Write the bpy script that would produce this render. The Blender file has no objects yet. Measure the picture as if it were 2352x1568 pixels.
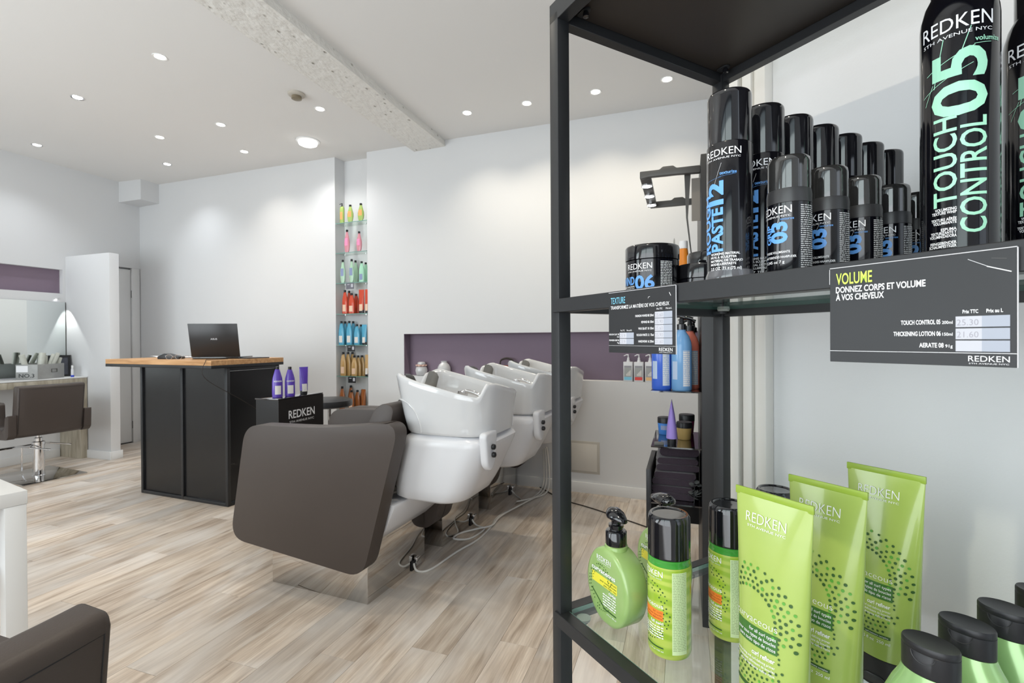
import bpy, bmesh, math, random
from math import pi, sin, cos, radians as R
from mathutils import Vector, Matrix
random.seed(7)
SC = bpy.context.scene
COL = SC.collection

# ------------------------------------------------------------------ camera, world, lights, exposure
CAM_H = 1.25
def make_camera():
    cd = bpy.data.cameras.new('camera'); cam = bpy.data.objects.new('camera', cd); COL.objects.link(cam)
    cd.sensor_width = 36; cd.lens = 36 * 1130 / 2352; cd.clip_start = .02; cd.clip_end = 60
    yaw, pit, rol = R(19.3), R(-0.3), R(0.34)
    f = Vector((-sin(yaw)*cos(pit), cos(yaw)*cos(pit), sin(pit)))
    r0 = Vector((cos(yaw), sin(yaw), 0)); u0 = r0.cross(f)
    r = r0*cos(rol) - u0*sin(rol); u = u0*cos(rol) + r0*sin(rol)
    m = Matrix((r, u, -f)).transposed().to_4x4(); m.translation = (0, 0, CAM_H)
    cam.matrix_world = m
    cd.dof.use_dof = True; cd.dof.focus_distance = .62; cd.dof.aperture_fstop = 22
    SC.camera = cam
make_camera()

W = bpy.data.worlds.new('daylight'); SC.world = W; W.use_nodes = True
W.node_tree.nodes['Background'].inputs[0].default_value = (.80, .89, 1, 1)
W.node_tree.nodes['Background'].inputs[1].default_value = 1.1
SC.view_settings.view_transform = 'Standard'; SC.view_settings.look = 'None'
SC.view_settings.exposure = 0.5; SC.view_settings.gamma = 1; SC.view_settings.use_curve_mapping = False
try:
    SC.cycles.use_denoising = True
    SC.cycles.max_bounces = 10; SC.cycles.transparent_max_bounces = 16
    SC.cycles.sample_clamp_indirect = 6
    SC.cycles.caustics_reflective = False; SC.cycles.caustics_refractive = False
except Exception: pass

def area(name, loc, rot, sx, sy, power, col):
    l = bpy.data.lights.new(name, 'AREA'); l.shape = 'RECTANGLE'; l.size = sx; l.size_y = sy
    l.energy = power; l.color = col
    o = bpy.data.objects.new(name, l); COL.objects.link(o); o.location = loc; o.rotation_euler = rot
    return o
# daylight through two assumed, unseen shop windows of the front wall (behind the camera), tilted up to brighten the ceiling
area('window_daylight', (-4.3, -1.32, 1.55), (R(118), 0, 0), 2.8, 2.1, 70, (.91, .955, 1))
area('window_daylight', (-.9, -1.32, 1.55), (R(118), 0, 0), 2.4, 2.1, 38, (.95, .97, 1))

def ceil_z(x): return 3.01 - .025*x

# ------------------------------------------------------------------ helpers
class MB:
    """collects geometry; build() links it as one mesh object"""
    def __init__(s): s.v = []; s.f = []; s.m = []; s.mi = 0
    def add(s, vs, fs):
        n = len(s.v); s.v += [tuple(p) for p in vs]; s.f += [tuple(i+n for i in f) for f in fs]; s.m += [s.mi]*len(fs); return s
    def box(s, x0, x1, y0, y1, z0, z1, rz=0, piv=None):
        vs = [(x, y, z) for z in (z0, z1) for y in (y0, y1) for x in (x0, x1)]
        if rz:
            px, py = piv if piv else ((x0+x1)/2, (y0+y1)/2)
            vs = [(px+(x-px)*cos(rz)-(y-py)*sin(rz), py+(x-px)*sin(rz)+(y-py)*cos(rz), z) for x, y, z in vs]
        return s.add(vs, [(0,2,3,1),(4,5,7,6),(0,1,5,4),(2,6,7,3),(0,4,6,2),(1,3,7,5)])
    def loft(s, rings, cap0=True, cap1=True):
        n = len(rings[0]); vs = [p for r in rings for p in r]; fs = []
        for k in range(len(rings)-1):
            for i in range(n):
                j = (i+1) % n; fs.append((k*n+i, k*n+j, (k+1)*n+j, (k+1)*n+i))
        if cap0: fs.append(tuple(reversed(range(n))))
        if cap1: fs.append(tuple((len(rings)-1)*n+i for i in range(n)))
        return s.add(vs, fs)
    def lathe(s, prof, seg=32, sx=1, sy=1, c=(0,0,0), cap0=True, cap1=True):
        return s.loft([[(c[0]+sx*r*cos(2*pi*i/seg), c[1]+sy*r*sin(2*pi*i/seg), c[2]+z) for i in range(seg)] for r, z in prof], cap0, cap1)
    def prism(s, poly, a, b, plane='XY'):
        """extrude a 2d polygon; plane XY -> z a..b, XZ -> y a..b, YZ -> x a..b"""
        g = {'XY': lambda p, h: (p[0], p[1], h), 'XZ': lambda p, h: (p[0], h, p[1]), 'YZ': lambda p, h: (h, p[0], p[1])}[plane]
        return s.loft([[g(p, a) for p in poly], [g(p, b) for p in poly]])
    def tube(s, pts, r, seg=8, r2=None):
        pts = [Vector(p) for p in pts]; rings = []; up = Vector((0, 0, 1)); prev = None
        for i, p in enumerate(pts):
            d = (pts[min(i+1, len(pts)-1)] - pts[max(i-1, 0)]).normalized()
            if prev is None:
                a = d.cross(up); a = a.normalized() if a.length > 1e-3 else Vector((1, 0, 0))
            else:
                a = (prev - d*prev.dot(d)).normalized()
            prev = a; b = d.cross(a)
            rr = r if r2 is None else r + (r2-r)*i/(len(pts)-1)
            rings.append([tuple(p + a*rr*cos(2*pi*k/seg) + b*rr*sin(2*pi*k/seg)) for k in range(seg)])
        return s.loft(rings)
    def build(s, name, mat, parent=None, bevel=0, smooth=40, seg=2, fixn=True):
        me = bpy.data.meshes.new(name); me.from_pydata(s.v, [], s.f)
        mats = mat if isinstance(mat, (list, tuple)) else [mat]
        for m_ in mats: me.materials.append(m_)
        if len(mats) > 1: me.polygons.foreach_set('material_index', s.m)
        if fixn or bevel:
            bm = bmesh.new(); bm.from_mesh(me)
            if fixn: bmesh.ops.recalc_face_normals(bm, faces=bm.faces)
            if bevel:
                ed = [e for e in bm.edges if len(e.link_faces) == 2 and e.calc_face_angle(0) > R(30)]
                bmesh.ops.bevel(bm, geom=ed, offset=bevel, segments=seg, profile=.5, affect='EDGES', clamp_overlap=True)
            bm.to_mesh(me); bm.free()
        if smooth:
            me.polygons.foreach_set('use_smooth', [True]*len(me.polygons)); me.set_sharp_from_angle(angle=R(smooth))
        me.update()
        o = bpy.data.objects.new(name, me); COL.objects.link(o)
        if parent: o.parent = parent
        return o
def tag(o, label=None, cat=None, group=None, kind=None):
    if label: o['label'] = label
    if cat: o['category'] = cat
    if group: o['group'] = group
    if kind: o['kind'] = kind
    return o
def thing(name, label, cat, loc=(0,0,0), rz=0, group=None):
    o = bpy.data.objects.new(name, None); o.empty_display_size = .05; COL.objects.link(o)
    o.location = loc; o.rotation_euler = (0, 0, rz); return tag(o, label, cat, group)
def copy_tree(o, parent=None, loc=None, rz=None, label=None):
    c = o.copy(); COL.objects.link(c)
    if parent: c.parent = parent
    for ch in [x for x in KIDS(o)]: copy_tree(ch, c)
    if loc is not None: c.location = loc
    if rz is not None: c.rotation_euler = (0, 0, rz)
    if label: c['label'] = label
    return c
def KIDS(o): return list(o.children)
def struct(name, mb, m, bevel=0, smooth=40, parent=None):
    o = mb.build(name, m, parent, bevel, smooth)
    if not parent: o['kind'] = 'structure'
    return o
def catmull(pts, n=6):
    P = [Vector(p) for p in pts]; out = []
    for i in range(len(P)-1):
        a, b, c, d = P[max(i-1, 0)], P[i], P[i+1], P[min(i+2, len(P)-1)]
        for k in range(n):
            t = k/n; out.append(.5*((2*b)+(-a+c)*t+(2*a-5*b+4*c-d)*t*t+(-a+3*b-3*c+d)*t**3))
    out.append(P[-1]); return out
def rrect(w, h, r, n=5, cx=0, cy=0):
    r = min(r, w/2-1e-4, h/2-1e-4); o = []
    for sx, sy, a0 in ((1,1,0), (-1,1,90), (-1,-1,180), (1,-1,270)):
        for k in range(n+1):
            a = R(a0+90*k/n); o.append((cx+sx*(w/2-r)+r*cos(a), cy+sy*(h/2-r)+r*sin(a)))
    return o
def rpoly(pts, rad, n=6):
    """round the corners of a polygon"""
    out = []; N = len(pts)
    for i, p in enumerate(pts):
        p = Vector(p); a = Vector(pts[i-1]); b = Vector(pts[(i+1) % N]); r = rad[i] if isinstance(rad, (list, tuple)) else rad
        d1 = (a-p).normalized(); d2 = (b-p).normalized(); s, e = p+d1*r, p+d2*r
        for k in range(n+1):
            t = k/n; q = s*(1-t)**2 + p*2*t*(1-t) + e*t*t; out.append((q.x, q.y))
    return out

# ------------------------------------------------------------------ materials
MATS = {}
def mat(name, col, rough=.5, metal=0, spec=.5, coat=0, trans=0, ior=1.45, emis=0, bump=None, vary=None, alpha=1, sheen=0):
    if name in MATS: return MATS[name]
    m = bpy.data.materials.new(name); m.use_nodes = True; nt = m.node_tree; b = nt.nodes['Principled BSDF']
    c = (*col, 1); b.inputs['Base Color'].default_value = c; b.inputs['Roughness'].default_value = rough
    b.inputs['Metallic'].default_value = metal; b.inputs['Specular IOR Level'].default_value = spec
    b.inputs['Coat Weight'].default_value = coat; b.inputs['Coat Roughness'].default_value = .06
    b.inputs['Transmission Weight'].default_value = trans; b.inputs['IOR'].default_value = ior
    if sheen: b.inputs['Sheen Weight'].default_value = sheen
    if emis: b.inputs['Emission Color'].default_value = c; b.inputs['Emission Strength'].default_value = emis
    tc = nt.nodes.new('ShaderNodeTexCoord')
    if vary:   # (scale, amount) gentle colour variation
        n = nt.nodes.new('ShaderNodeTexNoise'); n.inputs['Scale'].default_value = vary[0]; n.inputs['Detail'].default_value = 4
        nt.links.new(tc.outputs['Object'], n.inputs['Vector'])
        mx = nt.nodes.new('ShaderNodeMix'); mx.data_type = 'RGBA'
        k = vary[1]; mx.inputs['A'].default_value = (*[max(0, x*(1-k)) for x in col], 1); mx.inputs['B'].default_value = (*[min(1, x*(1+k)) for x in col], 1)
        nt.links.new(n.outputs['Fac'], mx.inputs['Factor']); nt.links.new(mx.outputs['Result'], b.inputs['Base Color'])
    if bump:   # (scale, strength, distance)
        n = nt.nodes.new('ShaderNodeTexNoise'); n.inputs['Scale'].default_value = bump[0]; n.inputs['Detail'].default_value = 5
        nt.links.new(tc.outputs['Object'], n.inputs['Vector'])
        bp = nt.nodes.new('ShaderNodeBump'); bp.inputs['Strength'].default_value = bump[1]; bp.inputs['Distance'].default_value = bump[2]
        nt.links.new(n.outputs['Fac'], bp.inputs['Height']); nt.links.new(bp.outputs['Normal'], b.inputs['Normal'])
    MATS[name] = m; return m
def pane(name, tint, refl=1.0, fres=1.5):
    """flat clear sheet: transparent body with a Fresnel mirror on top"""
    if name in MATS: return MATS[name]
    m = bpy.data.materials.new(name); m.use_nodes = True; nt = m.node_tree; nt.nodes.clear()
    out = nt.nodes.new('ShaderNodeOutputMaterial'); t = nt.nodes.new('ShaderNodeBsdfTransparent'); g = nt.nodes.new('ShaderNodeBsdfGlossy')
    t.inputs[0].default_value = (*tint, 1); g.inputs['Roughness'].default_value = .02; g.inputs[0].default_value = (refl,)*3+(1,)
    fr = nt.nodes.new('ShaderNodeFresnel'); geo = nt.nodes.new('ShaderNodeNewGeometry'); mp = nt.nodes.new('ShaderNodeMapRange'); mp.inputs['To Min'].default_value = fres; mp.inputs['To Max'].default_value = 1/fres
    nt.links.new(geo.outputs['Backfacing'], mp.inputs['Value']); nt.links.new(mp.outputs[0], fr.inputs[0])   # both faces of the sheet reflect alike
    mx = nt.nodes.new('ShaderNodeMixShader')
    nt.links.new(fr.outputs[0], mx.inputs[0]); nt.links.new(t.outputs[0], mx.inputs[1]); nt.links.new(g.outputs[0], mx.inputs[2]); nt.links.new(mx.outputs[0], out.inputs[0])
    MATS[name] = m; return m
def emit(name, col, s):
    if name in MATS: return MATS[name]
    m = bpy.data.materials.new(name); m.use_nodes = True; nt = m.node_tree; nt.nodes.clear()
    out = nt.nodes.new('ShaderNodeOutputMaterial'); e = nt.nodes.new('ShaderNodeEmission')
    e.inputs[0].default_value = (*col, 1); e.inputs[1].default_value = s; nt.links.new(e.outputs[0], out.inputs[0]); MATS[name] = m; return m

M_wall = mat('white_paint', (.70, .70, .705), .75, spec=.25, bump=(60, .05, .002), vary=(1.2, .015))
M_wallr = mat('textured_white_paint', (.66, .665, .67), .8, spec=.2, bump=(240, .35, .0006), vary=(3, .03))
M_ceil = mat('ceiling_paint', (.80, .785, .765), .85, spec=.15, vary=(.8, .015))
M_purple = mat('mauve_paint', (.23, .175, .225), .7, spec=.25, vary=(2, .06))
M_trim = mat('white_gloss_paint', (.74, .74, .735), .4, spec=.4)
M_black = mat('black_powder_coat', (.017, .018, .020), .42, spec=.5, bump=(900, .15, .0002))
M_steel = mat('blackened_steel', (.006, .0062, .007), .30, metal=.0, spec=.6, vary=(6, .35), bump=(14, .12, .002))
M_steelf = mat('dark_angle_iron', (.020, .021, .023), .4, spec=.5, vary=(9, .2))
M_board = mat('dark_brown_board', (.035, .028, .024), .5, spec=.4, vary=(3, .3), bump=(400, .1, .0003))
M_leather = mat('taupe_leather', (.060, .047, .041), .42, spec=.45, bump=(420, .28, .0009), vary=(5, .06))
M_ceramic = mat('white_ceramic', (.60, .605, .615), .07, spec=.6, coat=.5)
M_shell = mat('white_plastic_shell', (.66, .665, .69), .22, spec=.5)
M_chrome = mat('polished_chrome', (.72, .72, .73), .05, metal=1)
M_chromeb = mat('mirror_steel', (.62, .60, .575), .06, metal=1, vary=(3, .05))
M_rubber = mat('grey_rubber', (.12, .118, .112), .45)
M_blackp = mat('black_gloss_plastic', (.006, .006, .008), .08, spec=.6, coat=.6)
M_blackm = mat('black_matte_plastic', (.016, .016, .018), .38, spec=.45, bump=(700, .15, .0002))
M_can = mat('black_can_lacquer', (.003, .003, .005), .12, spec=.5, coat=.35)
M_ring = mat('dark_satin_ring', (.03, .03, .032), .35, spec=.6)
M_white = mat('white_print', (.85, .85, .87), .5)
M_blue = mat('blue_print', (.13, .36, .80), .35)
M_mint = mat('mint_print', (.36, .72, .52), .35)
M_lime = mat('lime_print', (.62, .85, .12), .5)
M_cyan = mat('cyan_print', (.20, .58, .80), .5)
M_card = mat('black_card', (.018, .019, .021), .38, spec=.5, vary=(30, .12))
M_paper = mat('paper_cell', (.50, .51, .56), .7)
M_paper2 = mat('grey_paper_cell', (.36, .39, .46), .7)
M_ink = mat('grey_ink', (.30, .29, .34), .7)
M_cable = mat('white_rubber_cable', (.72, .70, .66), .45)
M_cord = mat('dark_brown_cord', (.03, .022, .018), .5)
M_laptop = mat('dark_laptop_lid', (.020, .018, .018), .3, spec=.5)
M_glass = pane('clear_glass', (.93, .975, .955))
M_glassd = pane('grey_green_glass', (.86, .92, .89))
M_edge = mat('green_glass_edge', (.16, .34, .30), .15, spec=.6)
M_blackglass = mat('black_glass', (.008, .007, .009), .04, spec=.8, coat=1)
M_mirror = mat('mirror_silver', (.80, .84, .83), .015, metal=1)
M_lamp = emit('lamp_glow', (1, .93, .80), 14)
M_lampc = emit('cool_lamp_glow', (.93, .96, 1), 14)
M_dkgreen = mat('dark_green_dots', (.035, .10, .02), .5)
M_yellow = mat('yellow_band', (.75, .68, .06), .4)
M_orange = mat('orange_band', (.80, .22, .03), .4)
M_greenband = mat('dark_green_band', (.05, .16, .03), .35)
M_edgewhite = mat('scuffed_card_edge', (.6, .6, .62), .6)

def plank_mat():
    m = bpy.data.materials.new('greyed_oak_plank'); m.use_nodes = True; nt = m.node_tree; b = nt.nodes['Principled BSDF']; N = nt.nodes.new; L = nt.links.new
    tc = N('ShaderNodeTexCoord'); oi = N('ShaderNodeObjectInfo')
    mul = N('ShaderNodeMath'); mul.operation = 'MULTIPLY'; mul.inputs[1].default_value = 37.0; L(oi.outputs['Random'], mul.inputs[0])
    cmb = N('ShaderNodeCombineXYZ'); L(mul.outputs[0], cmb.inputs[0]); L(mul.outputs[0], cmb.inputs[1]); L(mul.outputs[0], cmb.inputs[2])
    add = N('ShaderNodeVectorMath'); add.operation = 'ADD'; L(tc.outputs['Object'], add.inputs[0]); L(cmb.outputs[0], add.inputs[1])
    def noise(sc, scale, det=5, dist=0):
        mp = N('ShaderNodeMapping'); mp.inputs['Scale'].default_value = sc; L(add.outputs[0], mp.inputs[0])
        n = N('ShaderNodeTexNoise'); n.inputs['Scale'].default_value = scale; n.inputs['Detail'].default_value = det; n.inputs['Distortion'].default_value = dist
        L(mp.outputs[0], n.inputs['Vector']); return n
    g1 = noise((9, .8, 1), 3.2, 6, .5); g2 = noise((40, 1.6, 1), 4, 4); g3 = noise((1.6, .9, 1), 2.2, 3, .6)
    r1 = N('ShaderNodeValToRGB'); e = r1.color_ramp.elements
    e[0].position = .28; e[0].color = (.37, .285, .215, 1); e[1].position = .72; e[1].color = (.70, .61, .51, 1)
    x = r1.color_ramp.elements.new(.5); x.color = (.56, .46, .37, 1); L(g1.outputs['Fac'], r1.inputs[0])
    r2 = N('ShaderNodeValToRGB'); e = r2.color_ramp.elements; e[0].position = .35; e[0].color = (.72, .70, .68, 1); e[1].position = .65; e[1].color = (1.08, 1.08, 1.08, 1)
    L(g2.outputs['Fac'], r2.inputs[0])
    mx = N('ShaderNodeMix'); mx.data_type = 'RGBA'; mx.blend_type = 'MULTIPLY'; mx.inputs['Factor'].default_value = .55
    L(r1.outputs[0], mx.inputs['A']); L(r2.outputs[0], mx.inputs['B'])
    mx2 = N('ShaderNodeMix'); mx2.data_type = 'RGBA'; mx2.inputs['B'].default_value = (.68, .645, .61, 1)
    r3 = N('ShaderNodeValToRGB'); e = r3.color_ramp.elements; e[0].position = .42; e[0].color = (0, 0, 0, 1); e[1].position = .66; e[1].color = (.65, .65, .65, 1)
    L(g3.outputs['Fac'], r3.inputs[0]); L(r3.outputs[0], mx2.inputs['Factor']); L(mx.outputs['Result'], mx2.inputs['A'])
    # knots
    mpk = N('ShaderNodeMapping'); mpk.inputs['Scale'].default_value = (5, 2.2, 1); L(add.outputs[0], mpk.inputs[0])
    vo = N('ShaderNodeTexVoronoi'); vo.inputs['Scale'].default_value = .9; L(mpk.outputs[0], vo.inputs['Vector'])
    rk = N('ShaderNodeValToRGB'); e = rk.color_ramp.elements; e[0].position = .03; e[0].color = (.42, .34, .28, 1); e[1].position = .13; e[1].color = (1, 1, 1, 1); L(vo.outputs['Distance'], rk.inputs[0])
    mk = N('ShaderNodeMix'); mk.data_type = 'RGBA'; mk.blend_type = 'MULTIPLY'; mk.inputs['Factor'].default_value = .8
    L(mx2.outputs['Result'], mk.inputs['A']); L(rk.outputs[0], mk.inputs['B'])
    hs = N('ShaderNodeHueSaturation'); mr = N('ShaderNodeMapRange'); mr.inputs['To Min'].default_value = .86; mr.inputs['To Max'].default_value = 1.14
    L(oi.outputs['Random'], mr.inputs['Value']); L(mr.outputs[0], hs.inputs['Value']); L(mk.outputs['Result'], hs.inputs['Color']); hs.inputs['Saturation'].default_value = .92
    L(hs.outputs[0], b.inputs['Base Color']); b.inputs['Roughness'].default_value = .42; b.inputs['Specular IOR Level'].default_value = .35
    bp = N('ShaderNodeBump'); bp.inputs['Strength'].default_value = .12; bp.inputs['Distance'].default_value = .001; L(g2.outputs['Fac'], bp.inputs['Height']); L(bp.outputs[0], b.inputs['Normal'])
    return m
M_plank = plank_mat()
def wood_mat(name, c1, c2, sc=(1.2, 14, 14), scale=3):
    m = bpy.data.materials.new(name); m.use_nodes = True; nt = m.node_tree; b = nt.nodes['Principled BSDF']; N = nt.nodes.new; L = nt.links.new
    tc = N('ShaderNodeTexCoord'); mp = N('ShaderNodeMapping'); mp.inputs['Scale'].default_value = sc; L(tc.outputs['Object'], mp.inputs[0])
    n = N('ShaderNodeTexNoise'); n.inputs['Scale'].default_value = scale; n.inputs['Detail'].default_value = 6; n.inputs['Distortion'].default_value = .6; L(mp.outputs[0], n.inputs['Vector'])
    r = N('ShaderNodeValToRGB'); e = r.color_ramp.elements; e[0].position = .3; e[0].color = (*c1, 1); e[1].position = .7; e[1].color = (*c2, 1); L(n.outputs['Fac'], r.inputs[0])
    L(r.outputs[0], b.inputs['Base Color']); b.inputs['Roughness'].default_value = .45; MATS[name] = m; return m
M_oak = wood_mat('oiled_oak', (.42, .215, .085), (.66, .39, .19))
M_weather = wood_mat('weathered_board', (.30, .26, .19), (.52, .47, .38), (6, 6, 1), 4)
def plaster_mat():
    m = bpy.data.materials.new('pitted_plaster'); m.use_nodes = True; nt = m.node_tree; b = nt.nodes['Principled BSDF']; N = nt.nodes.new; L = nt.links.new
    tc = N('ShaderNodeTexCoord'); mp = N('ShaderNodeMapping'); mp.inputs['Scale'].default_value = (1, .55, 1); L(tc.outputs['Object'], mp.inputs[0])
    n = N('ShaderNodeTexNoise'); n.inputs['Scale'].default_value = 26; n.inputs['Detail'].default_value = 7; L(mp.outputs[0], n.inputs['Vector'])
    v = N('ShaderNodeTexVoronoi'); v.inputs['Scale'].default_value = 17; L(mp.outputs[0], v.inputs['Vector'])
    r = N('ShaderNodeValToRGB'); e = r.color_ramp.elements; e[0].position = .03; e[0].color = (.30, .27, .22, 1); e[1].position = .16; e[1].color = (.80, .78, .74, 1); L(v.outputs['Distance'], r.inputs[0])
    L(r.outputs[0], b.inputs['Base Color']); b.inputs['Roughness'].default_value = .85
    ad = N('ShaderNodeMath'); ad.operation = 'ADD'; L(n.outputs['Fac'], ad.inputs[0]); L(r.outputs[0], ad.inputs[1])
    bp = N('ShaderNodeBump'); bp.inputs['Strength'].default_value = .8; bp.inputs['Distance'].default_value = .02; L(ad.outputs[0], bp.inputs['Height']); L(bp.outputs[0], b.inputs['Normal'])
    return m
M_plaster = plaster_mat()

# ------------------------------------------------------------------ lettering
_TC = {}
def raw_text(s, bold=0.0, cond=1.0):
    k = (s, bold, cond)
    if k in _TC: return _TC[k]
    c = bpy.data.curves.new('t', 'FONT'); c.body = s; c.size = 1; c.resolution_u = 3; c.offset = bold; c.fill_mode = 'FRONT'
    o = bpy.data.objects.new('t', c); COL.objects.link(o)
    dg = bpy.context.evaluated_depsgraph_get(); me = bpy.data.meshes.new_from_object(o.evaluated_get(dg))
    vs = [(v.co.x*cond, v.co.y) for v in me.vertices]; fs = [tuple(p.vertices) for p in me.polygons]
    bpy.data.objects.remove(o); bpy.data.curves.remove(c); bpy.data.meshes.remove(me)
    if vs:
        x0 = min(v[0] for v in vs); vs = [(x-x0, y) for x, y in vs]
    _TC[k] = (vs, fs); return _TC[k]
class Flat:
    """flat print in (x, y): text, rectangles, discs; later wrapped on a surface. Each item keeps a material index"""
    def __init__(s): s.items = []
    def text(s, t, x, y, h, w=None, al='L', bold=0.0, mi=0, rot=0):
        """h = capital height; w = fitted width"""
        vs, fs = raw_text(t, bold)
        if not vs: return s
        k = h/.70; tw = max(v[0] for v in vs); kx = (w/tw) if w else k
        W_ = tw*kx; dx = {'L': 0, 'C': -W_/2, 'R': -W_}[al]
        q = [(v[0]*kx+dx, v[1]*k) for v in vs]; ca, sa = cos(R(rot)), sin(R(rot))
        s.items.append(([(x+a*ca-b*sa, y+a*sa+b*ca) for a, b in q], fs, mi, 1.7)); return s
    def rect(s, x0, y0, x1, y1, mi=0, lift=0):
        s.items.append(([(x0, y0), (x1, y0), (x1, y1), (x0, y1)], [(0, 1, 2, 3)], mi, lift if lift else min(1.2, .3*sum(1 for i in s.items if i[3] < 1.3)))); return s
    def line(s, x0, y0, x1, y1, w, mi=0):
        d = Vector((x1-x0, y1-y0)).normalized()*w/2; n = (-d.y, d.x)
        s.items.append(([(x0+n[0], y0+n[1]), (x0-n[0], y0-n[1]), (x1-n[0], y1-n[1]), (x1+n[0], y1+n[1])], [(0, 1, 2, 3)], mi, 1.4)); return s
    def disc(s, x, y, r, mi=0, n=8):
        s.items.append(([(x+r*cos(2*pi*i/n), y+r*sin(2*pi*i/n)) for i in range(n)], [tuple(range(n))], mi, 1.3)); return s
    def micro(s, x0, y0, x1, rows, pitch, mi=0, seed=1, th=.45):
        """rows of print too small to read"""
        rn = random.Random(seed)
        for i in range(rows):
            x = x0; y = y0 - i*pitch
            while x < x1:
                w = rn.uniform(.6, 2.6)*pitch; e = min(x+w, x1); s.rect(x, y, e, y+pitch*th, mi, 1.6); x = e + pitch*.35
        return s
    def build(s, name, mats, fn, parent, step=0, lift=.00012):
        """fn(x, y, lift) -> 3d point; step > 0 cuts the faces every step in x so that they can bend"""
        bm = bmesh.new(); mats = mats if isinstance(mats, (list, tuple)) else [mats]
        lay = bm.verts.layers.float.new('lift')
        for vs, fs, mi, lv_ in s.items:
            bv = [bm.verts.new((x, y, 0)) for x, y in vs]
            for v in bv: v[lay] = lv_
            for f in fs:
                try: bm.faces.new([bv[i] for i in f]).material_index = mi
                except ValueError: pass
        if step:
            xs = [v.co.x for v in bm.verts]; k = math.floor(min(xs)/step)+1
            while k*step < max(xs):
                bmesh.ops.bisect_plane(bm, geom=bm.verts[:]+bm.edges[:]+bm.faces[:], plane_co=(k*step, 0, 0), plane_no=(1, 0, 0)); k += 1
        for v in bm.verts: v.co = fn(v.co.x, v.co.y, lift*(1+v[lay]))
        me = bpy.data.meshes.new(name); bm.to_mesh(me); bm.free()
        for m_ in mats: me.materials.append(m_)
        o = bpy.data.objects.new(name, me); COL.objects.link(o)
        if parent: o.parent = parent
        return o
def on_cyl(r): return lambda x, y, l: ((r+l)*sin(x/r), -(r+l)*cos(x/r), y)
def logo(F, x, y, h, w, mi=0, al='C', sub=True, rot=0):
    """the REDKEN mark with its small 5TH AVENUE NYC line"""
    F.text('REDKEN', x, y, h, w, al, 0.0, mi, rot)
    if sub:
        dx, dy = h*.48*sin(R(rot)), -h*.48*cos(R(rot)); F.text('5TH AVENUE NYC', x+dx, y+dy, h*.24, w*.97, al, 0.0, mi, rot)
    return F

# ================================================================== SETTING
P0 = Vector((-6.5, 4.286, 0)); P1 = Vector((-.28, 3.931, 0)); TW = (P1-P0).normalized(); NW = Vector((-TW.y, TW.x, 0))
AW = math.atan2(TW.y, TW.x)
def wp(s, off=0, z=0):   # a point of the back wall: s metres along from its left corner, off metres behind
    p = P0 + TW*s + NW*off; return (p.x, p.y, z)
def sx(x): return (x - P0.x)/TW.x
def wbox(mb, s0, s1, o0, o1, z0, z1):
    mb.add([wp(s, o, z) for z in (z0, z1) for o in (o0, o1) for s in (s0, s1)], [(0,2,3,1),(4,5,7,6),(0,1,5,4),(2,6,7,3),(0,4,6,2),(1,3,7,5)]); return mb

# floor: dark underlay with every plank a piece of its own
fl = struct('floor', MB().box(-6.75, 1.5, -1.4, 4.45, -.05, -.0125), mat('floor_underlay', (.10, .075, .055), .8), smooth=0)
PW, PL_ = .163, 1.22
pm = MB().box(-PW/2+.0004, PW/2-.0004, -PL_/2+.0006, PL_/2-.0006, -.012, 0).build('plank', M_plank, fl, bevel=.0006, seg=1, smooth=0)
npl = 0; first = True
def add_plank(x, y0, y1):
    global first, npl
    o = pm if first else pm.copy()
    if not first: COL.objects.link(o); o.parent = fl
    first = False; npl += 1
    o.location = (x, (y0+y1)/2, 0); o.scale = (1, (y1-y0)/PL_, 1)
ix = 0; x = -6.43+PW/2
while x < 1.45:
    y = -1.4 - ((ix*.437) % 1)*PL_*1.0
    while y < 4.4:
        y1 = y + PL_
        a, b_ = max(y, -1.4), min(y1, 4.42)
        if b_-a > .02: add_plank(x, a, b_)
        y = y1
    x += PW; ix += 1

XL = -6.43; YF = -1.4
def ceil_poly_box(x0, x1, y0, y1, th):
    return MB().add([(x, y, ceil_z(x)+dz) for dz in (0, th) for y in (y0, y1) for x in (x0, x1)], [(0,2,3,1),(4,5,7,6),(0,1,5,4),(2,6,7,3),(0,4,6,2),(1,3,7,5)])
struct('ceiling', ceil_poly_box(XL-.2, 1.7, YF-.2, 4.7, .12), M_ceil, smooth=0)
def wall_x(mb, x0, x1, y0, y1, z0=0): # a wall block up to the ceiling
    mb.add([(x, y, z0) for y in (y0, y1) for x in (x0, x1)]+[(x, y, ceil_z(x)) for y in (y0, y1) for x in (x0, x1)], [(0,2,3,1),(4,5,7,6),(0,1,5,4),(2,6,7,3),(0,4,6,2),(1,3,7,5)]); return mb
# left wall with a long shallow mauve recess above the mirror
wl = MB(); wall_x(wl, XL-.15, XL, YF, 3.60, 2.036); wl.box(XL-.15, XL, YF, 3.60, 0, 1.775); wl.box(XL-.15, XL, 3.468, 3.60, 1.775, 2.036)
wl.box(XL-.15, XL-.06, YF, 3.468, 1.775, 2.036)
wall_x(wl, XL-.15, XL, 3.60, 4.40, 2.15); wl.box(XL-.15, XL-.06, 3.60, 4.40, 0, 2.15)
struct('wall_left', wl, M_wall, smooth=0)
struct('wall_niche', MB().box(XL-.0599, XL-.056, YF+.02, 3.4675, 1.776, 2.035), M_purple, smooth=0)
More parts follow.
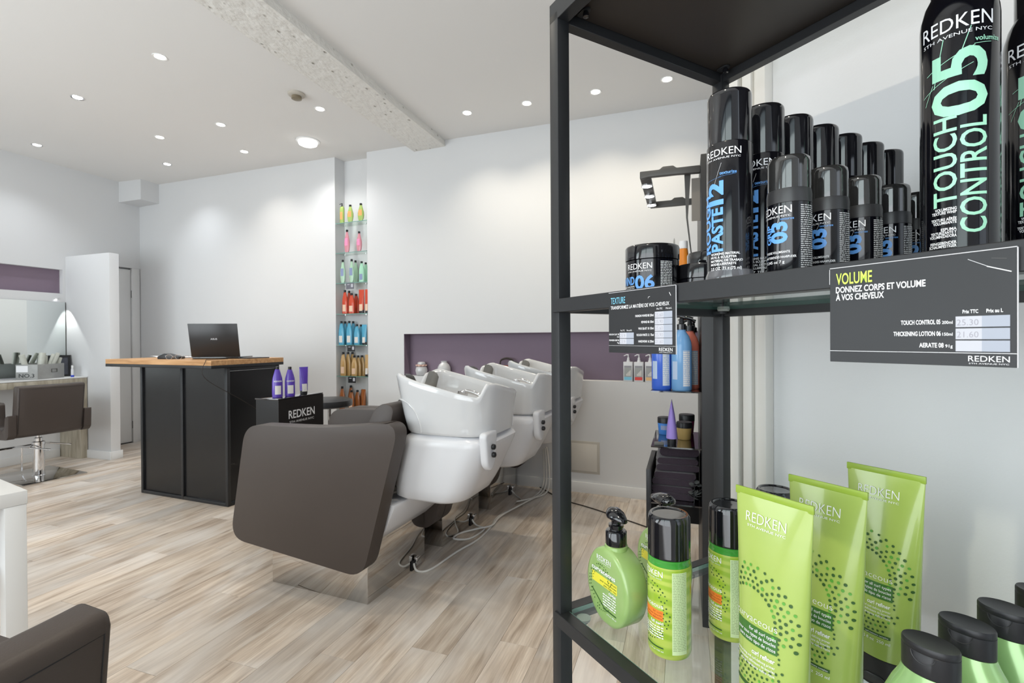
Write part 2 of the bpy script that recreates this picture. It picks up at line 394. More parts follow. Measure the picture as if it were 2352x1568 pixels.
# plain door at the end of the left wall
dr = MB().box(XL-.058, XL-.02, 3.80, 4.18, .01, 2.13).build('door_1', M_trim, None, bevel=.003); dr['kind'] = 'structure'
for z in (.22, 1.83): MB().lathe([(.008, -.045), (.008, .045)], 10, c=(XL-.012, 4.19, z)).build('hinge', M_rubber, dr)
struct('trim_1', MB().box(XL-.058, XL+.004, 4.185, 4.275, 0, 2.149).box(XL-.058, XL+.004, 3.75, 3.797, 0, 2.149), M_trim, bevel=.002)
# back wall: plain length, tall product recess, washing area with the mauve niche
sR0, sR1 = sx(-3.322), sx(-2.924); sN0, sN1 = sx(-2.505), sx(.7); sE = sx(1.5)
def wcb(mb, s0, s1, o0, o1, z0):
    mb.add([wp(s, o, z0) for o in (o0, o1) for s in (s0, s1)]+[wp(s, o, ceil_z(P0.x+TW.x*s)) for o in (o0, o1) for s in (s0, s1)], [(0,2,3,1),(4,5,7,6),(0,1,5,4),(2,6,7,3),(0,4,6,2),(1,3,7,5)]); return mb
RD = .14; ND = .105
wb = MB(); wcb(wb, -.2, sR0, 0, .3, 0); wcb(wb, sR0, sR1, RD, .3, 0); wcb(wb, sR1, sN0, 0, .3, 0)
wbox(wb, sN0, sE, 0, .3, 0, .909); wbox(wb, sN0, sN1, ND, .3, .909, 1.303); wbox(wb, sN1, sE, 0, .3, .909, 1.303); wcb(wb, sN0, sE, 0, .3, 1.303)
struct('wall_back', wb, M_wall, smooth=0)
nm = MB(); wbox(nm, sN0+.001, sN1-.001, ND-.004, ND-.0005, .91, 1.302)
wbox(nm, sN0+.0005, sN0+.003, .001, ND-.004, .91, 1.302); wbox(nm, sN0+.003, sN1-.001, .001, ND-.004, 1.300, 1.3025)
struct('wall_washniche', nm, M_purple, smooth=0)
# beam, corner box, low partition
struct('beam', MB().add([(x, y, z) for z, xs in ((3.003, (-2.375, -2.045)), (3.10, (-2.375, -2.045))) for y in (YF, 4.06) for x in xs], [(0,2,3,1),(4,5,7,6),(0,1,5,4),(2,6,7,3),(0,4,6,2),(1,3,7,5)]), M_plaster, smooth=0)
struct('wall_soffit', wall_x(MB(), XL, -6.05, 4.045, 4.30, 2.925), M_wall, smooth=0)
struct('wall_partition', MB().box(XL, -5.712, 3.492, 3.588, 0, 2.185), M_wall, bevel=.004)
# angled wall behind the shelf unit with a moulded casing
A = R(41.2); A1 = Vector((cos(A), -sin(A), 0)); A2 = Vector((sin(A), cos(A), 0)); FL = Vector((-.17665, .67121, 0)); ASH = -A
def sp(u, v, z=0): p = FL + A1*u + A2*v; return (p.x, p.y, z)
def abox(mb, u0, u1, v0, v1, z0, z1):
    mb.add([sp(u, v, z) for z in (z0, z1) for v in (v0, v1) for u in (u0, u1)], [(0,2,3,1),(4,5,7,6),(0,1,5,4),(2,6,7,3),(0,4,6,2),(1,3,7,5)]); return mb
VW = .455
struct('wall_right', abox(MB(), -.035, 2.3, VW, VW+.14, 0, 3.02), M_wallr, smooth=0)
tm = MB()
for u0, u1, d in ((-.045, -.030, .020), (-.030, -.012, .030), (-.012, -.006, .018), (-.006, .012, .026), (.012, .020, .018), (.020, .038, .024)): abox(tm, u0, u1, VW-d, VW-.0002, 0, 3.0)
abox(tm, -.062, -.035, VW-.02, VW+.15, 0, 3.0)
struct('trim_2', tm, mat('ivory_gloss_paint', (.72, .70, .66), .4), bevel=.002)
wr = MB(); wall_x(wr, 1.35, 1.5, 1.1, 4.3); struct('wall_side', wr, M_wall, smooth=0)
# front wall with two assumed, unseen window openings behind the camera, added for daylight
wf = MB()
wins = ((-5.7, -2.9), (-2.1, .3))
xs = [XL-.15, -5.7, -2.9, -2.1, .3, 1.7]
for a, b_ in ((0, 1), (2, 3), (4, 5)): wall_x(wf, xs[a], xs[b_], YF-.15, YF)
for a, b_ in wins: wf.box(a, b_, YF-.15, YF, 0, .5); wall_x(wf, a, b_, YF-.15, YF, 2.6)
struct('wall_front', wf, M_wall, smooth=0)
for i, (a, b_) in enumerate(wins):
    w = MB()
    for x0, x1, z0, z1 in ((a, b_, .5, .56), (a, b_, 2.54, 2.6), (a, a+.06, .56, 2.54), (b_-.06, b_, .56, 2.54), ((a+b_)/2-.03, (a+b_)/2+.03, .56, 2.54)): w.box(x0, x1, YF-.1, YF-.04, z0, z1)
    wo = struct('window_%d' % (i+1), w, M_black, bevel=.003)
    MB().box(a+.06, b_-.06, YF-.075, YF-.069, .56, 2.54).build('pane', M_glass, wo, smooth=0)
# baseboards
bb = MB(); wbox(bb, sx(-6.37), sR0, -.014, -.0002, 0, .085); wbox(bb, sR1, sE, -.014, -.0002, 0, .085); struct('baseboard_back', bb, M_trim, bevel=.002)
bb = MB().box(XL, -5.698, 3.478, 3.4918, 0, .085).box(-5.7118, -5.698, 3.4918, 3.602, 0, .085); struct('baseboard_partition', bb, M_trim, bevel=.002)
struct('baseboard_left', MB().box(XL+.0002, XL+.014, YF, 3.42, 0, .085), M_trim, bevel=.002)

# ceiling fittings ----------------------------------------------------
cpos = [(-3.197,2.265),(-4.384,2.472),(-3.748,3.172),(-4.546,3.213),(-5.922,2.996),(-4.088,3.719),(-5.215,3.762),(-2.713,3.184),(-1.624,3.59),(-1.122,3.575),(-.596,3.556),(-.104,3.526),
        (-5.3,1.6),(-3.3,.9),(-1.3,1.5),(-.2,1.7),(-4.6,-.1),(-2.3,-.4),(-.47,-.27)]  # this row lies out of view: downlights added for their light
clab = ['round downlight nearest the upper left corner of the ceiling','round downlight left of the brightest large one, above the laptop side','middle downlight above the laptop on the grey ceiling','downlight above the corner of the low partition',
        'flush angled downlight close to the left wall','downlight above the blank wall behind the desk','cool downlight closest to the boxed ceiling corner','downlight beside the smoke detector and the rough beam',
        'first downlight right of the rough beam over the wash basins','second downlight right of the beam over the wash basins','first downlight seen through the black shelf frame','second downlight seen through the shelf frame, nearest the tall cans']
def make_downlight(cool):
    t = thing('downlight', 'x', 'ceiling light', (0,0,0))
    MB().lathe([(.030, .0), (.041, -.003), (.043, 0.002)], 28, cap0=False, cap1=False).build('trim_ring', M_trim if not cool else M_chrome, t)
    MB().lathe([(.0, -.0015), (.030, -.0015), (.030, .004)], 24, cap0=False, cap1=False).build('lamp', M_lampc if cool else M_lamp, t)
    return t
for i, (x, y) in enumerate(cpos):
    cool = i in (1, 4, 6)
    if i < 12:
        t = make_downlight(cool); tag(t, clab[i], group='recessed ceiling downlights'); t.location = (x, y, ceil_z(x)-.001)
    else:
        t = make_downlight(False); tag(t, ['downlight in front of the mirror counter, left of the view','downlight above the white side table','downlight above the nearest wash unit','downlight between the display column and the shelf unit','downlight above the left shop window side','downlight above the close styling chair','downlight nearest the shelf unit, above the price cards'][i-12], group='recessed ceiling downlights'); t.location = (x, y, ceil_z(x)-.001)
    l = bpy.data.lights.new('downlight_beam', 'SPOT'); l.spot_size = R(118); l.spot_blend = .85; l.shadow_soft_size = .035
    warm = (x+6.4)/6.4
    l.energy = 17 if i < 12 else 18
    if i == 18: l.energy = 46; l.shadow_soft_size = .018; l.spot_size = R(135)  # last added downlight, strengthened to cast the shelf's shadow on the angled wall
    l.color = (.90, .95, 1) if cool else (1, .97-.09*warm, .93-.25*warm)
    o = bpy.data.objects.new('downlight_beam', l); COL.objects.link(o); o.location = (x, y, ceil_z(x)-.012)
t = thing('smoke_detector', 'small round brown smoke detector on the ceiling beside the beam', 'smoke detector', (-2.707, 2.928, ceil_z(-2.707)))
MB().lathe([(.060, 0), (.060, -.012), (.052, -.020), (.03, -.022)], 28).build('base', mat('beige_plastic', (.50,.46,.40), .5), t)
MB().lathe([(.034, -.018), (.036, -.040), (.02, -.046)], 24).build('sensor', mat('brown_plastic', (.22,.18,.12), .4), t)
t = thing('surface_lamp', 'white round surface-mounted lamp on the ceiling near the product recess', 'ceiling light', (-3.276, 3.68, ceil_z(-3.276)))
MB().lathe([(.105, 0), (.105, -.008), (.085, -.012)], 32).build('base', M_trim, t)
MB().lathe([(.085, -.010), (.080, -.035), (.06, -.045), (.0, -.047)], 32, cap1=False).build('diffuser', emit('soft_lamp', (1,.98,.94), 2.2), t)
l = bpy.data.lights.new('surface_lamp_glow', 'SPOT'); l.energy = 24; l.spot_size = R(150); l.spot_blend = .7; l.shadow_soft_size = .07; l.color = (1, .985, .96)
o = bpy.data.objects.new('surface_lamp_glow', l); COL.objects.link(o); o.location = (-3.276, 3.68, ceil_z(-3.276)-.055)

# assumed small lamp, no fixture visible, on the white band above the mirror: added to throw the cone of light on the partition
t = thing('mirror_lamp', 'tiny white lamp at the top right corner of the wall mirror', 'lamp', (XL, 3.40, 1.725))
MB().box(.0005, .022, -.015, .015, -.016, .0).build('housing', M_trim, t, bevel=.003); MB().lathe([(.007,-.0175),(.007,-.0162)], 16, c=(.012, 0, 0)).build('lamp', M_lampc, t)
l = bpy.data.lights.new('mirror_lamp_beam', 'SPOT'); l.energy = 7; l.spot_size = R(62); l.spot_blend = .25; l.shadow_soft_size = .01; l.color = (.95, 1, .97)  # spot of the assumed lamp, added for the cone of light
o = bpy.data.objects.new('mirror_lamp_beam', l); COL.objects.link(o); o.location = (XL+.019, 3.40, 1.70); o.rotation_euler = (R(8), R(-6), 0)

# ================================================================== STYLING STATION (left wall)
t = thing('wall_mirror', 'large frameless mirror on the left wall above the board counter', 'mirror', (XL, 2.3, 0))
MB().box(.002, .010, -1.3, 1.185, .885, 1.68).build('mirror_glass', M_mirror, t, smooth=0)
MB().box(.0105, .013, 1.183, 1.187, .885, 1.68).build('edge_seal', M_rubber, t, smooth=0)
t = thing('styling_counter', 'white-topped styling counter with weathered board edge and end leg under the mirror', 'counter', (XL, 2.3, 0))
MB().box(.003, .362, -1.3, 1.188, .862, .872).build('white_top', M_trim, t, bevel=.001)
MB().box(.003, .358, -1.3, 1.185, .795, .8615).build('board_edge', M_weather, t, bevel=.002)
MB().box(.003, .358, 1.125, 1.185, 0, .7945).build('leg', M_weather, t, bevel=.002)
t = thing('storage_box', 'grey metal box marked NO.3 full of round hair brushes, on the counter', 'box', (-6.245, 3.17, .8725), R(24)); t.scale = (1.2, 1.15, 1.2)
b = MB(); b.box(-.085, .085, -.14, .14, 0, .004)
for q in ((-.085, -.081, -.14, .14), (.081, .085, -.14, .14), (-.081, .081, -.14, -.136), (-.081, .081, .136, .14)): b.box(*q, .004, .125)
M_zinc = mat('weathered_zinc', (.34, .34, .33), .5, metal=.35, vary=(18, .18)); b.build('box_body', M_zinc, t, bevel=.001)
b = MB()
for q in ((-.03, .03, .078, .082), (-.03, .03, .052, .056), (-.03, -.026, .056, .078), (.026, .03, .056, .078)): b.box(.0855, .089, q[0]+.03, q[1]+.03, q[2], q[3])
b.build('label_holder', M_rubber, t)
F = Flat().rect(-.08, .062, .01, .115, 0); F.text('NO.3', .0, .018, .030, .12, 'C', .01, 1)
F.build('front_print', [M_white, M_blackm], lambda x, y, l: (x, -.1403-l*3, y), t)
rn = random.Random(3)
M_brush = mat('pale_brush_barrel', (.55, .56, .50), .4, vary=(40, .15))
for i, (x, y, tx, ty, r, h) in enumerate([(-.02,-.09,-.10,-.25,.020,.20),(.02,-.04,.05,.10,.024,.21),(-.03,.0,-.1,.35,.014,.20),(.03,.03,.10,.45,.016,.22),(-.01,.07,-.05,.50,.018,.21),(.03,.1,.1,.3,.015,.17),(-.04,.11,-.1,.1,.014,.18)]):
    d = Vector((tx, ty, 1)).normalized(); p = Vector((x, y, .012))
    o = thing('hair_brush', ['fat pale round brush at the near end of the zinc box','thickest upright round brush in the zinc box','thin round brush in the middle of the zinc box','leaning round brush in the zinc box, right of the middle','strongly leaning round brush in the zinc box','short round brush at the far front corner of the zinc box','thin round brush at the far back corner of the zinc box'][i], 'hair brush', (-6.245, 3.17, .8725), R(24), 'round brushes in the zinc box'); o.scale = (1.2, 1.15, 1.2)
    MB().tube([p, p+d*h*.5], .006).build('handle', M_blackm, o)
    MB().tube([p+d*h*.5, p+d*(h*.5+.004), p+d*(h-.004), p+d*h], r, 14).build('barrel', M_brush, o)
t = thing('framed_tray', 'dark framed picture leaning on the mirror behind the brush box', 'frame', (-6.385, 3.395, .8725), R(-24))
b = MB()
for q in ((-.10,.10,0,.022), (-.10,.10,.208,.23), (-.10,-.078,.022,.208), (.078,.10,.022,.208)): b.add([(.02-z*.1+dx, y, z) for z in q[2:] for dx in (0, .018) for y in q[:2]], [(0,2,3,1),(4,5,7,6),(0,1,5,4),(2,6,7,3),(0,4,6,2),(1,3,7,5)])
b.build('frame', M_blackm, t); b = MB().add([(.024-z*.1, y, z) for z in (.022, .208) for y in (-.078, .078)]+[(.028-z*.1, y, z) for z in (.022, .208) for y in (-.078, .078)], [(0,1,3,2),(4,6,7,5),(0,2,6,4),(1,5,7,3),(0,4,5,1),(2,3,7,6)]); b.build('picture', mat('dark_slate_print', (.08,.085,.11), .4, vary=(25,.6)), t)
t = thing('spray_bottle', 'small white bottle with blue base at the end of the counter', 'bottle', (-6.16, 3.40, .8725))
MB().lathe([(.014,0),(.015,.02)], 16).build('base', mat('royal_blue_plastic', (.03,.06,.5), .3), t); MB().lathe([(.013,.02),(.013,.08),(.008,.095)], 16).build('body', M_shell, t); MB().lathe([(.010,.095),(.010,.118),(.006,.124)], 16).build('cap', M_trim, t)

# ================================================================== STYLING CHAIRS
def make_styling_chair(label):
    """seat faces local -X; origin on the floor under the column"""
    t = thing('styling_chair', label, 'chair', group='taupe leather styling chairs')
    MB().box(-.36, .30, -.235, .235, .0, .014).build('base_plate', M_chromeb, t, bevel=.003)
    MB().lathe([(.05,.014),(.048,.02),(.042,.024),(.042,.30),(.046,.302),(.046,.325),(.030,.33),(.030,.36),(.018,.365),(.018,.43)], 28).build('column', M_chrome, t)
    b = MB().tube([(0,.045,.30),(-.04,.10,.29),(.02,.24,.255)], .007).tube([(0,-.045,.30),(.05,-.08,.285),(.16,.02,.26)], .006); b.build('pump_lever', M_chrome, t)
    b = MB().tube([(-.02,0,.27),(-.30,0,.25),(-.42,0,.235)], .010).tube([(-.42,-.17,.235),(-.42,.17,.235)], .010).tube([(-.30,-.0,.25),(-.30,0,.02)], .008); b.build('footrest', M_chrome, t)
    MB().box(-.25, .14, -.20, .20, .40, .445).build('seat_pan', M_blackm, t, bevel=.01)
    MB().prism(rrect(.50, .44, .06, 5, -.03, 0), .446, .53).build('seat', M_leather, t, bevel=.02, seg=3)
    # back, slightly flared, one upholstered slab
    b = MB(); ys = [-.24, -.16, 0, .16, .24]
    rings = []
    for k in range(9):
        y = -.245+.49*k/8; bow = .02*(1-(y/.245)**2)
        rings.append([(x0+bow, y, z) for x0, z in ((.135,.43),(.175,.405),(.215,.43),(.262,.84),(.255,.862),(.195,.866),(.182,.845))])
    b.loft(rings); b.build('backrest', M_leather, t, bevel=.012, seg=3)
    bw_ = lambda y: .02*(1-(y/.245)**2)
    MB().tube([(.2185+bw_(.231)+.0005, -.231, .45)]+[(.2615+bw_(y)-.001, y, .834) for y in [-.231+.462*k/10 for k in range(11)]]+[(.2185+bw_(.231)+.0005, .231, .45)], .0014, 6).build('piping', M_blackm, t)
    for s_ in (-1, 1):
        out = [(.235,.44),(.20,.405),(.0,.398),(-.20,.41),(-.25,.46),(-.275,.715),(.03,.715),(.048,.70),(.055,.58),(.08,.505),(.13,.475),(.17,.505),(.185,.60),(.242,.62)]
        y0, y1 = (.246, .30) if s_ > 0 else (-.30, -.246)
        MB().prism(rpoly(out, .014, 3), y0, y1, 'XZ').build('armrest', M_leather, t, bevel=.014, seg=3)
    return t
ch = make_styling_chair('taupe leather styling chair with chrome column at the mirror counter'); ch.location = (-5.66, 2.85, 0); ch.rotation_euler = (0, 0, R(-4))
ch2 = copy_tree(ch, loc=(-1.043, .235, 0), rz=R(0), label='close taupe leather styling chair cut off by the lower left corner of the view')

# white side table, lower left
t = thing('side_table', 'white side table with a lower shelf at the left edge', 'table', (-2.093, 1.023, 0), R(-11))
MB().box(-.5, 0, -.5, 0, .705, .75).build('tabletop', M_trim, t, bevel=.0015)
for x, y in ((-.056, -.056), (-.056, -.5), (-.5, -.056), (-.5, -.5)): MB().box(x, x+.054, y, y+.054, 0, .7045).build('leg', M_trim, t, bevel=.0015)
MB().box(-.445, -.058, -.47, -.03, .47, .505).build('shelf', M_trim, t, bevel=.0015)
MB().tube([(-.10,-.10,.703),(-.10,-.10,.66),(-.10,-.13,.64),(-.10,-.15,.66)], .008).build('brass_hook', mat('brass', (.55,.42,.2), .25, metal=1), t)

# ================================================================== RECEPTION DESK
t = thing('reception_desk', 'black steel reception desk with a thick oak top', 'desk', (-3.236, 2.772, 0), R(-2.3))
fr = MB()
def ubar(x0, x1, y0, y1, z0, z1): fr.box(x0, x1, y0, y1, z0, z1)
a_ = .026
for x in (-1.0, -.503-a_/2, -a_): ubar(x, x+a_, 0, a_, 0, 1.045)
ubar(-1.0, -1.0+a_, .46, .486, 0, 1.045); ubar(-a_, 0, .46, .486, 0, 1.045)
ubar(-1.0+a_, -.503-a_/2, 0, a_, 0, a_); ubar(-.503+a_/2, -a_, 0, a_, 0, a_); ubar(-a_, 0, a_, .46, 0, a_); ubar(-1, -1+a_, a_, .46, 0, a_); ubar(-a_, 0, a_, .46, 1.02, 1.045)
fr.build('steel_frame', M_steelf, t, bevel=.002)
for x0, x1 in ((-.972, -.518), (-.488, -.028)): MB().box(x0, x1, .014, .018, .028, 1.044).build('front_panel', M_steel, t)
MB().box(-.018, -.014, .028, .458, .028, 1.018).build('side_panel', M_steel, t); MB().box(-.986, -.982, .028, .458, .028, 1.018).build('side_panel', M_steel, t)
MB().box(-1.21, .012, -.135, .52, 1.0455, 1.068).build('top_frame', M_steelf, t, bevel=.0015)
nb = 7
for k in range(nb):   # glued staves of the oak top
    y0 = -.135+.655*k/nb; MB().box(-1.21, .012, y0+.0003, y0+.655/nb-.0003, 1.0685, 1.105).build('stave', M_oak, t, bevel=.0008, seg=1)
def desk_pt(x, y, z): 
    c, s_ = cos(R(-2.3)), sin(R(-2.3)); return (-3.236+x*c-y*s_, 2.772+x*s_+y*c, z)
# laptop seen from behind
t = thing('laptop', 'open black laptop on the oak desk top, lid towards the camera', 'laptop', desk_pt(-.285, .13, 1.1055), R(26))
MB().prism(rrect(.364, .25, .012, 4, 0, .13), 0, .016).build('keyboard_base', M_blackp, t, bevel=.002)
b = MB(); lw, lh = .182, .262
b.add([(sx_*lw*(1-.0*q), -.002+(-.055)*q+dy, .016+lh*q) for q in (0, 1) for dy in (0, .008) for sx_ in (-1, 1)], [(0,2,3,1),(4,5,7,6),(0,1,5,4),(2,6,7,3),(0,4,6,2),(1,3,7,5)])
ld = b.build('lid', M_laptop, t, bevel=.002)
Flat().text('ASUS', 0, .135, .013, .050, 'C', .02).build('logo', mat('silver_print', (.6,.62,.66), .3), lambda x, y, l: (x, -.0026-.055*y/.265-l, .016+y), ld)
b = MB().add([(sx_*.170, .0062-.055*q, .03+.235*q) for q in (0, 1) for sx_ in (-1, 1)], [(0,1,3,2)]); b.build('screen', M_blackp, ld, fixn=False)
t = thing('card_terminal', 'black card terminal with a curled receipt lying on the desk top', 'card terminal', desk_pt(-.66, .03, 1.1055), R(20))
MB().prism(rpoly([(-.085,0),(.085,0),(.085,.018),(.03,.028),(-.03,.045),(-.085,.02)], .006, 3), -.04, .04, 'XZ').build('body', M_blackm, t, bevel=.004)
MB().box(-.07, -.035, -.028, .028, .024, .04).build('screen', mat('screen_grey', (.10,.12,.13), .2), t)
b = MB(); b.loft([[(-.09-.02*k, y, .012+.010*k-.002*k*k) for y in (-.026, .026)]+[(-.09-.02*k, y, .0128+.010*k-.002*k*k) for y in (.026, -.026)] for k in range(4)]); b.build('receipt', M_white, t)
t = thing('clipboard', 'black clipboard with paper on the desk behind the card terminal', 'clipboard', desk_pt(-.78, .30, 1.1055), R(12))
MB().box(-.15, .15, -.11, .11, 0, .004).build('board', M_blackm, t); MB().box(-.135, .13, -.10, .10, .0042, .006).build('paper', M_white, t); MB().box(.10, .145, -.035, .035, .0062, .016).build('clip', M_chrome, t, bevel=.002)
t = thing('spectacles', 'pair of thin metal spectacles in front of the laptop', 'spectacles', desk_pt(-.46, -.085, 1.1055), R(30))
b = MB()
for s_ in (-1, 1): b.tube([(s_*.033+.023*cos(a), 0, .022+.019*sin(a)) for a in [2*pi*k/14 for k in range(15)]], .0012, 6).tube([(s_*.058,0,.03),(s_*.06,.10,.03),(s_*.055,.13,.01)], .001, 6)
b.tube([(-.01,0,.026),(.01,0,.026)], .001, 6); b.build('wire_frame', M_chrome, t)
t = thing('notebook', 'thin black notebook at the right end of the desk top', 'notebook', desk_pt(-.085, .30, 1.1055), R(-6))
MB().box(-.07, .07, -.10, .10, 0, .007).build('cover', M_blackm, t, bevel=.001); MB().box(-.066, .068, -.096, .096, .0015, .0055).build('pages', M_white, t)
o = MB().tube(catmull([desk_pt(-.14,.12,1.108), desk_pt(-.06,-.09,1.108), desk_pt(-.04,-.139,1.10), desk_pt(-.035,-.15,.98), desk_pt(.016,.10,.80), desk_pt(.016,.25,.70)], 6), .0022, 6).build('power_cable', M_cord); tag(o, 'thin black cord from the laptop hanging over the side of the desk', 'cord')

# black display pedestal with REDKEN sign
t = thing('display_pedestal', 'black display pedestal with REDKEN lettering beside the reception desk', 'display stand', (-2.40, 2.42, 0), 0)
MB().box(-.185, -.004, .004, .40, .0, .872).build('body', M_steel, t)
MB().box(-.19, 0, 0, .404, .8725, .882).build('top', M_blackglass, t, bevel=.001)
MB().box(-.0035, .002, 0, .404, .45, .872).build('sign_panel', M_laptop, t)
F = Flat(); F.text('REDKEN', .20, .745, .052, .235, 'C', .012); F.text('5TH AVENUE NYC', .20, .715, .014, .22, 'C')
F.build('lettering', M_white, lambda x, y, l: (.0022+l, x, y), t)

# ================================================================== SMALL PRODUCTS (generic)
PROF = {'taper': [(0,.90),(.02,.97),(.10,1),(.50,.98),(.62,.90),(.86,.50),(.90,.42),(.91,.34)],
        'oval': [(0,.55),(.02,.62),(.12,.82),(.32,1),(.48,.98),(.70,.66),(.84,.42),(.90,.34),(.91,.30)],
        'jar': [(0,.80),(.03,.86),(.66,1),(.67,1)],
        'round': [(0,.94),(.02,1),(.78,1),(.86,.88),(.92,.5),(.93,.36)]}
_PC = {}
def product(name, label, cat, loc, rz, group, H, Wd, Dp, style, M_body, M_cap, M_lab=None, word=False, pump=False, lab2=None):
    t = thing(name, label, cat, loc, rz, group)
    key = (H, Wd, Dp, style, M_body.name, M_cap.name, M_lab.name if M_lab else '', word, pump, lab2.name if lab2 else '')
    if key in _PC:
        for ch_ in KIDS(_PC[key]): c = ch_.copy(); COL.objects.link(c); c.parent = t
        return t
    if style == 'tube':
        rings = []
        for q in (.14, .15, .4, .7, .9, .96, 1.0):
            k = max(0, (q-.14)/.86); w = Wd/2*(.86+.14*k); d = Dp/2*(1-k**1.6)+.0012
            rings.append([(w*math.copysign(abs(cos(a))**(1-.5*k), cos(a)), d*sin(a), H*q) for a in [2*pi*i/20 for i in range(20)]])
        MB().loft(rings).build('tube_body', M_body, t); MB().lathe([(.40,0),(.42,.01*1),(.42,H*.135)], 20, Wd, Dp).build('cap', M_cap, t)
        surf = lambda x, y, l: (x, -(Dp/2*(1-max(0,(y/H-.14)/.86)**1.6)+.0012)*math.sqrt(max(0, 1-(x/(Wd/2*1.02))**2))-l*3, y)
    elif style == 'jar':
        MB().lathe([(r*Wd/2, H*z) for z, r in PROF['jar']], 24).build('jar_body', M_body, t); MB().lathe([(Wd/2*1.02,H*.675),(Wd/2*1.02,H*.96),(Wd/2*.96,H)], 24).build('lid', M_cap, t)
        surf = on_cyl(Wd/2*.97)
    else:
        P = PROF[style]
        MB().lathe([(r, H*z) for z, r in P], 24, Wd/2, Dp/2).build('bottle_body', M_body, t)
        rt = P[-1][1]
        if pump:
            MB().lathe([(Wd*.20,H*.90),(Wd*.20,H*.96),(Wd*.08,H*.965),(Wd*.08,H*1.05)], 14).build('collar', M_cap, t)
            MB().tube([(.004,0,H*1.06),(-Wd*.2,0,H*1.07),(-Wd*.62,0,H*1.045)], Wd*.10, 8, Wd*.06).build('pump_head', M_cap, t)
        else: MB().lathe([(Wd*.5*max(rt,.34),H*.905),(Wd*.5*max(rt,.34),H*.995),(Wd*.14,H)], 18).build('cap', M_cap, t)
        surf = lambda x, y, l: (x, -Dp/2*math.sqrt(max(0, 1-(x/(Wd/2))**2))*.995-l*4-.0004, y)
    if M_lab:
        F = Flat(); a, b_ = (.30, .62) if not pump else (.2, .6)
        if style in ('taper', 'tube'): a, b_ = .10, .38
        F.rect(-Wd*.28, H*a, Wd*.28, H*b_, 0)
        if word: F.text('REDKEN', 0, H*.50, H*.045, Wd*.70, 'C', .02, 1)
        if lab2: F.rect(-Wd*.28, H*(a-.005), Wd*.28, H*(a+.09), 2)
        F.build('label', [M_lab, M_white, lab2 or M_white], surf, t, step=Wd*.12)
    _PC[key] = t
    return t
def pmat(n, c, r=.25, **k): return mat(n, c, r, coat=.3, **k)
MG = pmat('lime_green_plastic', (.36,.48,.12)); MP = pmat('pink_plastic', (.66,.27,.32)); MMt = pmat('mint_plastic', (.38,.68,.50)); MCl = pmat('pale_green_liquid', (.42,.62,.46), .12)
MRd = pmat('red_orange_plastic', (.56,.06,.022)); MBl = pmat('sky_blue_plastic', (.08,.36,.54)); MGo = pmat('gold_plastic', (.50,.31,.12)); MBr = pmat('copper_brown_plastic', (.30,.10,.03)); MPu = pmat('violet_plastic', (.11,.055,.42))
ML1 = mat('pale_label', (.75,.72,.68), .5); ML2 = mat('orange_label', (.8,.35,.12), .5); ML3 = mat('pink_label', (.80,.28,.48), .5); ML4 = mat('slate_blue_label', (.25,.30,.48), .5); ML5 = mat('peach_label', (.78,.55,.40), .5)
for i, (y, s_) in enumerate(((2.49, 1), (2.565, .97))):
    product('shampoo_bottle', ['front violet shampoo bottle at the near corner of the black pedestal','second violet shampoo bottle just behind the first on the black pedestal'][i], 'bottle', (-2.475+.03*i, y, .8825), R(55), 'violet bottles on the pedestal', .20*s_, .064, .042, 'taper', MPu, M_blackm, ML1, word=True)
product('hair_tube', 'violet tube standing on its black cap on the far end of the black pedestal', 'tube', (-2.455, 2.70, .8825), R(60), None, .185, .058, .036, 'tube', MPu, M_blackm, ML1)
# stool
t = thing('stool', 'round black stool on a chrome post behind the pedestal', 'stool', (-2.765, 3.33, 0), 0)
MB().lathe([(.16,.70),(.178,.708),(.182,.73),(.178,.755),(.15,.768),(.05,.772)], 40).build('seat', M_leather if False else mat('black_leather', (.03,.03,.032), .35, bump=(300,.2,.001)), t)
MB().lathe([(.014,.50),(.014,.699)], 14).lathe([(.026,.14),(.026,.50)], 18).build('post', M_chrome, t)
MB().tube([(0,0,.69),(-.07,-.03,.68),(-.13,-.05,.655)], .005).build('height_lever', M_blackm, t)
for k in range(5):
    a = 2*pi*k/5; MB().tube([(0,0,.13),(.15*cos(a),.15*sin(a),.09),(.26*cos(a),.26*sin(a),.065)], .015, 8, .010).build('leg', M_chrome, t)
    b = MB().lathe([(.024,-.009),(.026,0),(.024,.009)], 14); b.v = [(.26*cos(a)+p[0]*cos(a)-0*p[1], .26*sin(a)+p[0]*sin(a)+0, .0265+p[1]) if False else (.26*cos(a)+p[0]*cos(a)-p[2]*sin(a), .26*sin(a)+p[0]*sin(a)+p[2]*cos(a), .0265+p[1]) for p in b.v]; b.build('castor', M_blackm, t)

